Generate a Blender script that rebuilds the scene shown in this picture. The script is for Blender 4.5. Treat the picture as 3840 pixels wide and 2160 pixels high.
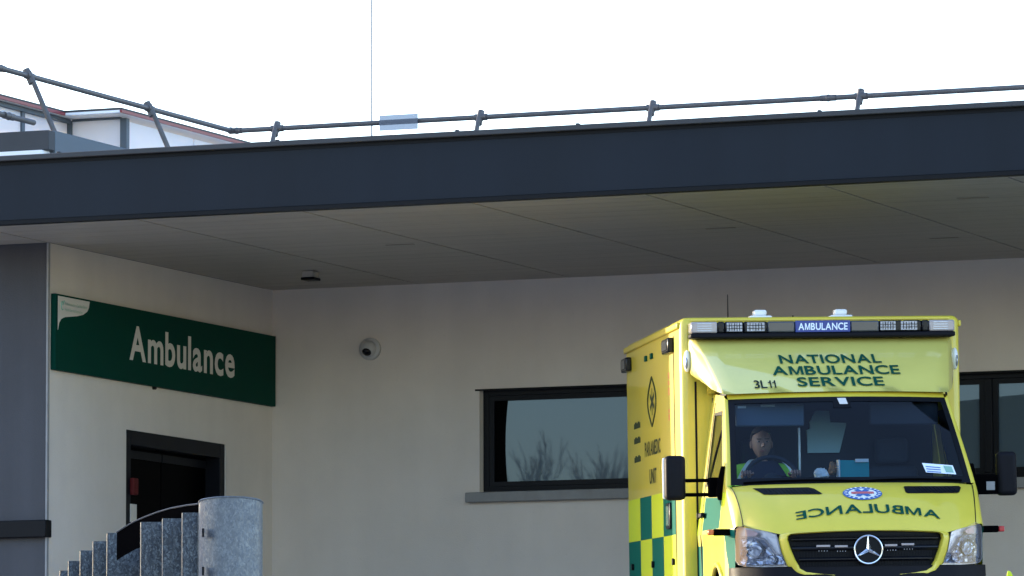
import bpy, bmesh, math, random
from mathutils import Vector, Matrix
R = math.radians
random.seed(7)
for o in list(bpy.data.objects): bpy.data.objects.remove(o)
S = bpy.context.scene
COL = S.collection

# ------------------------------------------------------------------ camera
PIT, ROL = R(5.63858), R(-.1407)
fw = Vector((0, math.cos(PIT), math.sin(PIT))); up0 = Vector((0, -math.sin(PIT), math.cos(PIT))); rt0 = Vector((1, 0, 0))
rt = math.cos(ROL)*rt0 + math.sin(ROL)*up0; up = -math.sin(ROL)*rt0 + math.cos(ROL)*up0
cd = bpy.data.cameras.new('camera'); cam = bpy.data.objects.new('camera', cd); COL.objects.link(cam)
cam.matrix_world = Matrix(((rt.x, up.x, -fw.x, 0), (rt.y, up.y, -fw.y, 0), (rt.z, up.z, -fw.z, 0), (0, 0, 0, 1)))
cd.lens = 198.302; cd.sensor_width = 36; cd.sensor_fit = 'HORIZONTAL'; cd.clip_start = .5; cd.clip_end = 3000
S.camera = cam

# ------------------------------------------------------------------ frames of reference
BYAW = R(22.3498)
AD = Vector((math.cos(BYAW), -math.sin(BYAW), 0)); BD = Vector((math.sin(BYAW), math.cos(BYAW), 0))
C0 = Vector((-2.25013, 52.74548, 0))                       # inner corner of the building
MB_ = Matrix(((AD.x, BD.x, 0, C0.x), (AD.y, BD.y, 0, C0.y), (0, 0, 1, 0), (0, 0, 0, 1)))
AX = Vector((.99592189, .08898279, .01488794)); AO = Vector((2.43201804, 43.90196977, 1.39961616))
AY = Vector((-.08943, .9954, .0343)); AY = (AY - AX*AY.dot(AX)).normalized(); AZ = AX.cross(AY)
MA = Matrix(((AX.x, AY.x, AZ.x, AO.x), (AX.y, AY.y, AZ.y, AO.y), (AX.z, AY.z, AZ.z, AO.z), (0, 0, 0, 1)))

# ------------------------------------------------------------------ light
SUN_EL = R(7.6)
h = (AD*-7.38 + BD*1.71).normalized()                      # low sun, left and slightly behind the building
TOSUN = Vector((h.x*math.cos(SUN_EL), h.y*math.cos(SUN_EL), math.sin(SUN_EL)))
W = bpy.data.worlds.new('World'); S.world = W; W.use_nodes = True
nt = W.node_tree; bg = nt.nodes['Background']; sky = nt.nodes.new('ShaderNodeTexSky')
sky.sky_type = 'NISHITA'; sky.sun_disc = False; sky.sun_elevation = SUN_EL; sky.sun_rotation = math.atan2(TOSUN.x, TOSUN.y)
sky.air_density = 1.0; sky.dust_density = 1.0; sky.ozone_density = 1.2; sky.altitude = 50
tint = nt.nodes.new('ShaderNodeVectorMath'); tint.operation = 'MULTIPLY'; tint.inputs[1].default_value = (.88, .92, 1.16)   # cool winter air
nt.links.new(sky.outputs[0], tint.inputs[0]); nt.links.new(tint.outputs[0], bg.inputs[0]); bg.inputs[1].default_value = .15
ld = bpy.data.lights.new('sun', 'SUN'); ld.energy = 2.0; ld.angle = R(.53); ld.color = (.74, .65, .49)
sun = bpy.data.objects.new('sun', ld); COL.objects.link(sun)
sun.rotation_euler = (-TOSUN).to_track_quat('-Z', 'Y').to_euler(); sun.location = (-20, 20, 30)
S.view_settings.view_transform = 'Standard'; S.view_settings.look = 'None'; S.view_settings.gamma = 1
S.view_settings.use_curve_mapping = False; S.view_settings.exposure = 2.58

# ------------------------------------------------------------------ materials
def mat(name, col, rough=.5, metal=0, ior=1.5, coat=0, var=0, vscale=3, bump=0, bscale=40, stretch=(1, 1, 1), alpha=1, cior=1.5, stint=(1, 1, 1)):
    m = bpy.data.materials.new(name); m.use_nodes = True; n = m.node_tree; p = n.nodes['Principled BSDF']
    p.inputs['Base Color'].default_value = (*col, 1); p.inputs['Roughness'].default_value = rough
    p.inputs['Metallic'].default_value = metal; p.inputs['IOR'].default_value = ior
    p.inputs['Coat Weight'].default_value = coat; p.inputs['Coat Roughness'].default_value = .05; p.inputs['Coat IOR'].default_value = cior; p.inputs['Specular Tint'].default_value = (*stint, 1)
    if alpha < 1: p.inputs['Alpha'].default_value = alpha
    if var or bump:
        tc = n.nodes.new('ShaderNodeTexCoord'); mp = n.nodes.new('ShaderNodeMapping'); mp.inputs['Scale'].default_value = stretch
        n.links.new(tc.outputs['Object'], mp.inputs[0])
    if var:
        t = n.nodes.new('ShaderNodeTexNoise'); t.inputs['Scale'].default_value = vscale; t.inputs['Detail'].default_value = 6; t.inputs['Roughness'].default_value = .6
        n.links.new(mp.outputs[0], t.inputs['Vector'])
        r_ = n.nodes.new('ShaderNodeMapRange'); r_.inputs['From Min'].default_value = .3; r_.inputs['From Max'].default_value = .7
        r_.inputs['To Min'].default_value = 1-var; r_.inputs['To Max'].default_value = 1+var
        n.links.new(t.outputs[0], r_.inputs[0])
        mx = n.nodes.new('ShaderNodeVectorMath'); mx.operation = 'SCALE'; mx.inputs[0].default_value = col
        n.links.new(r_.outputs[0], mx.inputs['Scale']); n.links.new(mx.outputs[0], p.inputs['Base Color'])
        rr = n.nodes.new('ShaderNodeMapRange'); rr.inputs['To Min'].default_value = max(.02, rough-.08); rr.inputs['To Max'].default_value = min(1, rough+.1)
        n.links.new(t.outputs[0], rr.inputs[0]); n.links.new(rr.outputs[0], p.inputs['Roughness'])
    if bump:
        t2 = n.nodes.new('ShaderNodeTexNoise'); t2.inputs['Scale'].default_value = bscale; t2.inputs['Detail'].default_value = 5
        n.links.new(mp.outputs[0], t2.inputs['Vector'])
        b = n.nodes.new('ShaderNodeBump'); b.inputs['Strength'].default_value = bump; b.inputs['Distance'].default_value = .01
        n.links.new(t2.outputs[0], b.inputs['Height']); n.links.new(b.outputs[0], p.inputs['Normal'])
    return m
def thin_glass(name, tint=(1, 1, 1), gl=.02, ior=1.5, opac=0, ocol=(.02, .03, .05)):
    m = bpy.data.materials.new(name); m.use_nodes = True; n = m.node_tree; n.nodes.remove(n.nodes['Principled BSDF'])
    out = n.nodes['Material Output']; t = n.nodes.new('ShaderNodeBsdfTransparent'); t.inputs[0].default_value = (*tint, 1)
    g = n.nodes.new('ShaderNodeBsdfGlossy'); g.inputs['Roughness'].default_value = gl; g.inputs[0].default_value = (1, 1, 1, 1)
    f = n.nodes.new('ShaderNodeFresnel'); f.inputs[0].default_value = ior
    d = n.nodes.new('ShaderNodeBsdfDiffuse'); d.inputs[0].default_value = (*ocol, 1)
    m1 = n.nodes.new('ShaderNodeMixShader'); m1.inputs[0].default_value = opac
    n.links.new(t.outputs[0], m1.inputs[1]); n.links.new(d.outputs[0], m1.inputs[2])
    m2 = n.nodes.new('ShaderNodeMixShader'); n.links.new(f.outputs[0], m2.inputs[0]); n.links.new(m1.outputs[0], m2.inputs[1]); n.links.new(g.outputs[0], m2.inputs[2])
    n.links.new(m2.outputs[0], out.inputs[0]); return m
def translucent(name, col, mix=.5, rough=.3):
    m = bpy.data.materials.new(name); m.use_nodes = True; n = m.node_tree; p = n.nodes['Principled BSDF']; out = n.nodes['Material Output']
    p.inputs['Base Color'].default_value = (*col, 1); p.inputs['Roughness'].default_value = rough
    t = n.nodes.new('ShaderNodeBsdfTranslucent'); t.inputs[0].default_value = (*col, 1)
    mx = n.nodes.new('ShaderNodeMixShader'); mx.inputs[0].default_value = mix
    n.links.new(p.outputs[0], mx.inputs[1]); n.links.new(t.outputs[0], mx.inputs[2]); n.links.new(mx.outputs[0], out.inputs[0]); return m
def galv(name, lo, mid, hi, metal, vs=75, cut=.62):
    m = mat(name, mid, .42, metal); n = m.node_tree; p = n.nodes['Principled BSDF']
    tc = n.nodes.new('ShaderNodeTexCoord'); mp = n.nodes.new('ShaderNodeMapping'); mp.inputs['Scale'].default_value = (1, 1, .7); n.links.new(tc.outputs['Object'], mp.inputs[0])
    wn_ = n.nodes.new('ShaderNodeTexNoise'); wn_.inputs['Scale'].default_value = 40; n.links.new(mp.outputs[0], wn_.inputs['Vector'])
    wa = n.nodes.new('ShaderNodeVectorMath'); wa.operation = 'MULTIPLY_ADD'; wa.inputs[1].default_value = (.03, .03, .03); n.links.new(wn_.outputs['Color'], wa.inputs[0]); n.links.new(mp.outputs[0], wa.inputs[2])
    v = n.nodes.new('ShaderNodeTexVoronoi'); v.inputs['Scale'].default_value = vs; n.links.new(wa.outputs[0], v.inputs['Vector'])
    t = n.nodes.new('ShaderNodeTexNoise'); t.inputs['Scale'].default_value = 26; t.inputs['Detail'].default_value = 9; t.inputs['Roughness'].default_value = .8; n.links.new(mp.outputs[0], t.inputs['Vector'])
    sp = n.nodes.new('ShaderNodeSeparateColor'); n.links.new(v.outputs['Color'], sp.inputs[0])
    mx = n.nodes.new('ShaderNodeMix'); mx.inputs[0].default_value = cut; n.links.new(sp.outputs[0], mx.inputs[2]); n.links.new(t.outputs[0], mx.inputs[3])
    cr = n.nodes.new('ShaderNodeValToRGB'); e = cr.color_ramp.elements; e[0].position = .34; e[0].color = (*lo, 1); e[1].position = .74; e[1].color = (*hi, 1)
    x = e.new(.52); x.color = (*mid, 1); n.links.new(mx.outputs[0], cr.inputs[0]); n.links.new(cr.outputs[0], p.inputs['Base Color'])
    rr = n.nodes.new('ShaderNodeMapRange'); rr.inputs['To Min'].default_value = .32; rr.inputs['To Max'].default_value = .58; n.links.new(sp.outputs[1], rr.inputs[0]); n.links.new(rr.outputs[0], p.inputs['Roughness'])
    return m
M = dict(
    render=mat('cream_render', (.70, .625, .56), .85, var=.075, vscale=.8, bump=.25, bscale=90),
    grey_render=mat('grey_render', (.060, .060, .066), .9, var=.10, vscale=1.7, bump=.3, bscale=90),
    soffit=mat('soffit_board', (.37, .33, .285), .5, var=.16, vscale=2.2, stretch=(.35, 9, 1)),
    groove=mat('soffit_gap', (.02, .02, .02), .8),
    navy=mat('navy_cladding', (.0082, .0122, .0185), .5, ior=1.28, var=.09, vscale=.7, stretch=(1, 1, .4)),
    coping=mat('grey_coping', (.055, .055, .056), .6, ior=1.3, var=.1),
    black=mat('black_trim', (.004, .0045, .006), .5, ior=1.25),
    frame=mat('window_frame_grey', (.0045, .0055, .009), .5, ior=1.28),
    pane=mat('blue_grey_window_pane', (.082, .118, .152), .015, ior=1.75, stint=(.42, .55, .72)),  # even blue-grey base colour with a blue-tinted gloss
    sill=mat('concrete_sill', (.27, .265, .26), .8, var=.12, vscale=6),
    roof=mat('roof_membrane', (.28, .28, .29), .8, var=.1),
    parapet=mat('grey_parapet', (.085, .105, .12), .6, var=.08),
    steel=mat('rail_steel', (.11, .098, .090), .5, .3, var=.2, vscale=9),
    dome=mat('grey_dome', (.46, .45, .44), .5), slot=mat('soffit_slot', (.29, .26, .22), .7),
    white=mat('white_plastic', (.80, .80, .78), .4),
    poly=translucent('translucent_panel', (.86, .88, .92), .55),
    acry=thin_glass('acrylic_plate', (.40, .42, .47), .1, 1.4, .16, (.35, .4, .55)),
    red=mat('red_flashing', (.22, .018, .022), .4),
    sgreen=mat('sign_green', (.0012, .044, .030), .6, ior=1.15, var=.06),
    cream=mat('sign_cream', (.66, .62, .56), .5),
    galv=galv('spangled_steel', (.028, .033, .042), (.048, .057, .070), (.135, .155, .17), .4, 125),
    galv_skylit=galv('skylit_galvanised_steel', (.105, .112, .122), (.130, .139, .148), (.20, .212, .22), .4, 130, .72),  # paler copy of the steel; brightness from the sky is in the colour
    yellow=mat('hi_vis_yellow', (.69, .55, .048), .42, coat=.45, cior=1.5, var=.03, vscale=5),
    yellow_sheen=mat('hi_vis_yellow_sky_sheen', (.76, .66, .15), .36, coat=1, cior=2.0, var=.03, vscale=5),  # paler, glossier copy of the yellow; sky sheen is put into its colour
    lime=mat('reflective_lime', (.58, .66, .025), .6, ior=1.2, coat=.1),
    green=mat('reflective_green', (.002, .115, .080), .65, ior=1.15),
    dgreen=mat('letter_green', (.0025, .065, .040), .6, ior=1.2),
    fadeink=mat('faded_letter_green', (.045, .06, .03), .6, ior=1.2),
    ink=mat('letter_black', (.010, .022, .018), .6, ior=1.2),
    plast=mat('dark_plastic', (.0055, .0052, .0075), .55, ior=1.22, var=.15, vscale=20),
    gloss=mat('black_gloss', (.004, .005, .008), .25, ior=1.35),
    dark=mat('cab_interior', (.020, .024, .034), .75),
    seatm=mat('seat_fabric', (.03, .035, .05), .9),
    chrome=mat('chrome', (.72, .73, .75), .16, 1),
    lamp=mat('lamp_reflector', (.70, .70, .75), .35, .45),
    lampdark=mat('lamp_bowl', (.36, .39, .47), .25, .7),
    amber=mat('amber_lens', (.74, .50, .48), .25, coat=.5),
    orange=mat('orange_lens', (.75, .16, .03), .25), faded=mat('faded_orange', (.62, .25, .07), .5),
    redl=mat('red_lens', (.45, .02, .02), .3), dred=mat('dull_red', (.10, .012, .012), .6, ior=1.25),
    lens=thin_glass('clear_lens', (.95, .96, 1), .02, 1.5),
    screen=thin_glass('windscreen_glass', (.52, .64, .72), .01, 1.33),
    sideglass=thin_glass('side_glass', (.75, .82, .82), .01, 1.55),
    barlens=mat('bar_lens', (.045, .050, .060), .2, coat=.25),
    barend=mat('bar_end_lens', (.36, .31, .30), .2, coat=.3),
    led=mat('led_module', (.34, .34, .37), .3, .3, var=.5, vscale=60),
    blue=mat('blue_panel', (.012, .035, .22), .3),
    wletter=mat('white_letter', (.80, .86, .95), .5),
    tyre=mat('tyre', (.015, .015, .016), .85), rim=mat('wheel_rim', (.4, .4, .42), .35, .8),
    skin=mat('skin', (.40, .21, .15), .55), hair=mat('hair', (.045, .030, .022), .7), eye=mat('eye_white', (.42, .38, .36), .5), lip=mat('lips', (.38, .14, .12), .5),
    hivis=mat('hi_vis_jacket', (.42, .90, .08), .7), refl=mat('reflective_tape', (.78, .80, .72), .4), cloth=mat('dark_cloth', (.02, .025, .05), .9),
    teal=mat('teal_card', (.0, .32, .36), .5), paper=mat('white_paper', (.8, .8, .8), .7), tan=mat('tan_leather', (.35, .18, .09), .7),
    blueink=mat('emblem_blue', (.045, .13, .36), .45), redink=mat('emblem_red', (.55, .12, .12), .45), grnink=mat('emblem_green', (.25, .45, .35), .45),
    panel=mat('pale_partition', (.42, .60, .66), .5), visor=mat('visor_vinyl', (.11, .15, .20), .7),
    bark=mat('bark', (.13, .11, .095), .9),
    asphalt=mat('concrete_yard', (.27, .265, .26), .9, var=.18, vscale=2, bump=.4, bscale=60),
    door=mat('dark_door_glass', (.0008, .0009, .0013), .35, ior=1.06),
    rub=mat('black_rubber', (.0022, .002, .0022), 1, ior=1.02),
)

def weather(m, amp, sc):                                      # faint rain streaks running down a wall and fine specks
    n = m.node_tree; p = n.nodes['Principled BSDF']; src = p.inputs['Base Color'].links[0].from_socket
    tc = n.nodes.new('ShaderNodeTexCoord')
    for s_, a0, a1, lo, hi in (((sc, sc, .25), 1-amp, 1+amp*.4, .35, .65), ((38, 38, 38), .93, 1.0, .28, .36)):
        mp = n.nodes.new('ShaderNodeMapping'); mp.inputs['Scale'].default_value = s_; n.links.new(tc.outputs['Object'], mp.inputs[0])
        t = n.nodes.new('ShaderNodeTexNoise'); t.inputs['Scale'].default_value = 1; t.inputs['Detail'].default_value = 4; n.links.new(mp.outputs[0], t.inputs['Vector'])
        r_ = n.nodes.new('ShaderNodeMapRange'); r_.inputs['From Min'].default_value = lo; r_.inputs['From Max'].default_value = hi; r_.inputs['To Min'].default_value = a0; r_.inputs['To Max'].default_value = a1; n.links.new(t.outputs[0], r_.inputs[0])
        v = n.nodes.new('ShaderNodeVectorMath'); v.operation = 'SCALE'; n.links.new(src, v.inputs[0]); n.links.new(r_.outputs[0], v.inputs['Scale']); src = v.outputs[0]
    n.links.new(src, p.inputs['Base Color'])
weather(M['render'], .022, 4); weather(M['grey_render'], .10, 5); weather(M['navy'], .12, 2.5)

# ------------------------------------------------------------------ mesh helpers
class MB:
    def __init__(s): s.v = []; s.f = []; s.m = []
    def add(s, vs, fs, mi=0):
        b = len(s.v); s.v += [tuple(v) for v in vs]; s.f += [tuple(b+i for i in f) for f in fs]; s.m += [mi]*len(fs); return s
    def box(s, x0, x1, y0, y1, z0, z1, mi=0):
        return s.add([(x0, y0, z0), (x1, y0, z0), (x1, y1, z0), (x0, y1, z0), (x0, y0, z1), (x1, y0, z1), (x1, y1, z1), (x0, y1, z1)],
                     [(0, 3, 2, 1), (4, 5, 6, 7), (0, 1, 5, 4), (1, 2, 6, 5), (2, 3, 7, 6), (3, 0, 4, 7)], mi)
    def prism(s, poly, fn, d0, d1, mi=0):                   # poly in 2D, fn(p, depth) -> 3D
        n = len(poly)
        return s.add([fn(p, d0) for p in poly]+[fn(p, d1) for p in poly],
                     [tuple(range(n))[::-1], tuple(range(n, 2*n))]+[(i, (i+1) % n, n+(i+1) % n, n+i) for i in range(n)], mi)
    def tube(s, path, r, n=10, mi=0, closed=False):
        P = [Vector(p) for p in path]; k = len(P); rr = r if isinstance(r, (list, tuple)) else [r]*k
        vs = []; ref = None
        for i in range(k):
            if closed: d = P[(i+1) % k]-P[i-1]
            else: d = P[min(i+1, k-1)]-P[max(i-1, 0)]
            d.normalize()
            if ref is None: ref = d.orthogonal().normalized()
            ref = (ref-d*ref.dot(d)).normalized(); b = d.cross(ref)
            vs += [P[i]+(ref*math.cos(2*math.pi*j/n)+b*math.sin(2*math.pi*j/n))*rr[i] for j in range(n)]
        fs = []
        for i in range(k if closed else k-1):
            i2 = (i+1) % k
            fs += [(i*n+j, i*n+(j+1) % n, i2*n+(j+1) % n, i2*n+j) for j in range(n)]
        if not closed: fs += [tuple(range(n))[::-1], tuple(range((k-1)*n, k*n))]
        return s.add(vs, fs, mi)
    def grid(s, fn, nu, nv, mi=0):
        vs = [fn(i/nu, j/nv) for j in range(nv+1) for i in range(nu+1)]; w = nu+1
        return s.add(vs, [(j*w+i, j*w+i+1, (j+1)*w+i+1, (j+1)*w+i) for j in range(nv) for i in range(nu)], mi)
    def ball(s, c, r, nu=14, nv=9, mi=0, fn=None):
        r = r if isinstance(r, (list, tuple)) else (r, r, r)
        def g(u, v):
            a = 2*math.pi*u; e = math.pi*(v-.5); p = Vector((math.cos(a)*math.cos(e), math.sin(a)*math.cos(e), math.sin(e)))
            if fn: p = fn(p)
            return (c[0]+p[0]*r[0], c[1]+p[1]*r[1], c[2]+p[2]*r[2])
        return s.grid(g, nu, nv, mi)
    def build(s, name, mats, parent=None, smooth=False, bevel=0, seg=2, weld=True, sharp=38):
        me = bpy.data.meshes.new(name); bm = bmesh.new()
        vv = [bm.verts.new(v) for v in s.v]
        for f, mi in zip(s.f, s.m):
            try: x = bm.faces.new([vv[i] for i in f]); x.material_index = mi
            except ValueError: pass
        if weld: bmesh.ops.remove_doubles(bm, verts=bm.verts, dist=.0004)
        bmesh.ops.recalc_face_normals(bm, faces=bm.faces)
        bm.to_mesh(me); bm.free()
        for m in (mats if isinstance(mats, (list, tuple)) else [mats]): me.materials.append(m if not isinstance(m, str) else M[m])
        if smooth or bevel:
            me.polygons.foreach_set('use_smooth', [True]*len(me.polygons)); me.set_sharp_from_angle(angle=R(sharp))
        o = bpy.data.objects.new(name, me); COL.objects.link(o)
        if parent: o.parent = parent
        if bevel:
            b = o.modifiers.new('bevel', 'BEVEL'); b.width = bevel; b.segments = seg; b.limit_method = 'ANGLE'; b.angle_limit = R(35); b.harden_normals = False
        return o
def inside(p, poly):
    c = False; n = len(poly)
    for i in range(n):
        (x1, y1), (x2, y2) = poly[i], poly[i-1]
        if (y1 > p[1]) != (y2 > p[1]) and p[0] < (x2-x1)*(p[1]-y1)/(y2-y1)+x1: c = not c
    return c
def patch(poly, fn, step=.1, holes=(), blocks=(), out=None, mi=0):   # flat outline filled, cut into cells, then carried onto a curved surface
    bm = bmesh.new(); bm.faces.new([bm.verts.new((p[0], p[1], 0)) for p in poly]); bmesh.ops.triangulate(bm, faces=bm.faces)
    def cut(co, no): bmesh.ops.bisect_plane(bm, geom=bm.verts[:]+bm.edges[:]+bm.faces[:], plane_co=(*co, 0), plane_no=(*no, 0), dist=1e-5)
    xs = [p[0] for p in poly]; ys = [p[1] for p in poly]
    k = math.ceil(min(xs)/step)
    while k*step < max(xs): cut((k*step, 0), (1, 0)); k += 1
    k = math.ceil(min(ys)/step)
    while k*step < max(ys): cut((0, k*step), (0, 1)); k += 1
    for h_ in list(holes)+[b[0] for b in blocks]:
        for i in range(len(h_)):
            a, b = h_[i], h_[i-1]; cut(a, (b[1]-a[1], a[0]-b[0]))
    out = out or MB(); bm.verts.index_update(); base = len(out.v)
    out.v += [tuple(fn(v.co.x, v.co.y)) for v in bm.verts]
    for f in bm.faces:
        c = f.calc_center_median()
        if any(inside((c.x, c.y), h_) for h_ in holes): continue
        m_ = mi
        for b in blocks:
            if inside((c.x, c.y), b[0]): m_ = b[1]
        out.f.append(tuple(base+v.index for v in f.verts)); out.m.append(m_)
    bm.free(); return out
def glyph(ch, bold):                                         # one letter as flat faces; M is drawn by hand (the font's M folds over itself when emboldened)
    if ch == 'M':
        H, W_, t = .682, .66, .088+1.6*bold
        return [(0, 0), (0, H), (t*1.3, H), (W_/2, .24*H), (W_-t*1.3, H), (W_, H), (W_, 0), (W_-t, 0), (W_-t, .70*H), (W_/2+.42*t, 0), (W_/2-.42*t, 0), (t, .70*H), (t, 0)], [tuple(range(13))]
    if ch == '1': return [(.0, .50), (.0, .43), (.13, .47), (.13, 0), (.23, 0), (.23, .682), (.15, .682), (.11, .54)], [tuple(range(8))]
    c = bpy.data.curves.new('lettering', 'FONT'); c.body = ch; c.size = 1; c.offset = bold; c.resolution_u = 4
    o = bpy.data.objects.new('lettering', c); COL.objects.link(o); bpy.context.view_layer.update()
    me = bpy.data.meshes.new_from_object(o.evaluated_get(bpy.context.evaluated_depsgraph_get()))
    vs = [(v.co.x, v.co.y) for v in me.vertices]; fs = [tuple(p.vertices) for p in me.polygons]
    bpy.data.objects.remove(o); bpy.data.curves.remove(c); bpy.data.meshes.remove(me)
    return vs, fs
def text_mesh(s, bold=0.0, space=1.0):                      # letters side by side, box normalised to x 0..1, cap height 1
    V, F_ = [], []; cur = 0
    for i, ch in enumerate(s):
        if ch == ' ': cur += .26; continue
        vs, fs = glyph(ch, bold); x0 = min(v[0] for v in vs); x1 = max(v[0] for v in vs)
        gap = .085*space
        pair = s[max(0, i-1):i+1]
        if pair in ('LA', 'AT', 'TI', 'AV', 'RV', 'VI'): gap = {'AT': -.03, 'RV': .0, 'VI': .05, 'TI': .06}.get(pair, .03)
        if i: cur += gap
        b = len(V); V += [(v[0]-x0+cur, v[1]) for v in vs]; F_ += [tuple(b+k for k in f) for f in fs]; cur += x1-x0
    return [(x/cur, y/.682) for x, y in V], F_
def lettering(s, fn, material, parent, bold=0.0, label=None, name='lettering', space=1.0):
    vs, fs = text_mesh(s, bold, space); m = MB().add([fn(*v) for v in vs], fs)
    o = m.build(name, material, parent, weld=False)
    if label: o['label'] = label
    return o
def tag(o, label=None, cat=None, group=None, kind=None):
    for k, v in (('label', label), ('category', cat), ('group', group), ('kind', kind)):
        if v: o[k] = v
    return o
def empty(name, mw, label=None, cat=None, group=None):
    o = bpy.data.objects.new(name, None); COL.objects.link(o); o.matrix_world = mw; o.empty_display_size = .2
    return tag(o, label, cat, group)

# ================================================================== SETTING: ground
def zplane(x, y):
    dx = max(-9, min(9, x-AO.x)); dy = max(-9, min(5, y-AO.y)); return AO.z-(AZ.x*dx+AZ.y*dy)/AZ.z
def zg(x, y):
    t = max(0, min(1, (y-6)/27)); t = t*t*(3-2*t); return -1.6*(1-t)+zplane(x, y)*t
xs = [-1500, -400, -120, -50]+[-30+i*3 for i in range(21)]+[50, 120, 400, 1500]
ys = [-1500, -400, -100, -40, -15, 0]+[6+i*1.5 for i in range(29)]+[60, 80, 120, 400, 1500]
g = MB(); w = len(xs)
g.add([(x, y, zg(x, y)) for y in ys for x in xs], [(j*w+i, j*w+i+1, (j+1)*w+i+1, (j+1)*w+i) for j in range(len(ys)-1) for i in range(w-1)])
tag(g.build('ground', 'asphalt', smooth=True), kind='structure')

# ================================================================== HOSPITAL BUILDING (local x = along rear wall, y = depth, z = height)
ZS = 5.19
bld = empty('hospital_building', MB_, 'cream rendered hospital building with navy fascia over a deep canopy', 'building')
def wall(poly_holes, u0, u1, z0, z1, fn, depth, name, m, out=None):
    us = sorted({u0, u1} | {h_[0] for h_ in poly_holes} | {h_[1] for h_ in poly_holes}); zs = sorted({z0, z1} | {h_[2] for h_ in poly_holes} | {h_[3] for h_ in poly_holes})
    b = out or MB()
    for i in range(len(us)-1):
        for j in range(len(zs)-1):
            c = ((us[i]+us[i+1])/2, (zs[j]+zs[j+1])/2)
            if any(h_[0] < c[0] < h_[1] and h_[2] < c[1] < h_[3] for h_ in poly_holes): continue
            for d in (0, depth): b.add([fn(us[i], zs[j], d), fn(us[i+1], zs[j], d), fn(us[i+1], zs[j+1], d), fn(us[i], zs[j+1], d)], [(0, 1, 2, 3)])
    for h_ in list(poly_holes)+[(u0, u1, z0, z1)]:
        q = [(h_[0], h_[2]), (h_[1], h_[2]), (h_[1], h_[3]), (h_[0], h_[3])]
        for k in range(4):
            a, c = q[k], q[(k+1) % 4]; b.add([fn(*a, 0), fn(*c, 0), fn(*c, depth), fn(*a, depth)], [(0, 1, 2, 3)])
    return b.build(name, m, bld)
WIN = (2.105, 9.06, 3.235, 4.185); DOOR = (-3.085, -1.015, 1.0, 3.675)
AE = -1.0                                                    # left end of the grey front wall and of the canopy
wall([WIN], 0.0, 16, .3, ZS, lambda u, z, d: (u, d, z), .35, 'rear_wall', 'render')
wall([DOOR], -4.6, 0.0, .3, ZS, lambda u, z, d: (-d, u, z), .35, 'side_wall', 'render')
MB().box(AE, -.001, -4.63, -4.601, .3, ZS).box(AE, AE+.3, -4.601, .3, .3, 5.95).build('front_wall', 'grey_render', bld)
MB().box(AE-.03, .03, -4.70, -4.628, 2.64, 2.79).box(-.0, .03, -4.628, -4.58, 2.64, 2.79).build('string_course', 'black', bld, bevel=.008)
MB().box(-.004, .012, -4.64, -4.604, .3, ZS).build('corner_bead', 'sill', bld)
MB().box(-9, AE-.002, .3, .6, .3, 5.95).build('set_back_wall', 'render', bld)
# soffit boards
sf = MB(); sg = MB()
e = [AE+.02, 0.0]+[1.5+1.512*i for i in range(10)]
rows = [-6.12+i*.306 for i in range(21)]
for i in range(len(e)-1):
    for j in range(len(rows)-1):
        if e[i+1] <= .001 and rows[j] > -4.7: continue
        sf.box(e[i]+.011, e[i+1]-.011, rows[j]+.006, min(rows[j+1], -.002)-.006, ZS, ZS+.02)
sg.box(AE+.02, 16, -6.12, -.002, ZS+.021, ZS+.04)
so = sf.build('soffit', 'soffit', bld); sg.build('soffit_backing', 'groove', so)
MB().box(AE, 16, -6.20, -6.125, ZS+.012, 5.695).build('fascia', 'navy', bld, bevel=.004)
MB().box(AE, 16, -6.215, -6.11, ZS-.022, ZS+.010).build('drip_edge', 'black', bld)
MB().box(AE, 16, -6.207, -6.12, 5.668, 5.6965).build('painted_shadow_line', 'black', bld)  # black strip stands in for the shade beneath the coping
cp = MB().box(AE, 16, -6.26, -5.9, 5.699, 5.742)
for a in (.9, 2.9, 4.5, 5.55, 7.6): cp.box(a, a+.03, -6.24, -6.2, 5.742, 5.757)
cp.build('coping', 'coping', bld, bevel=.006)
MB().box(AE, 16, -5.9, .35, 5.55, 5.69).box(AE, 16, .351, 12, 5.75, 5.95).build('roof', 'roof', bld)
MB().box(-9, AE-.002, .601, 12, 5.75, 5.95).box(AE+.301, -.001, -4.5, .35, 5.75, 5.95).build('main_roof', 'roof', bld)
MB().box(AE, 0, -4.62, -4.5, 6.0, 6.172).build('front_parapet', 'coping', bld, bevel=.006)
MB().box(AE, -.05, -4.66, -4.5, 5.955, 5.996).build('parapet_flashing', 'white', bld)
MB().box(-.06, .0, -4.498, .3, 5.7, 6.18).build('side_parapet', 'parapet', bld, bevel=.006)
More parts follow.
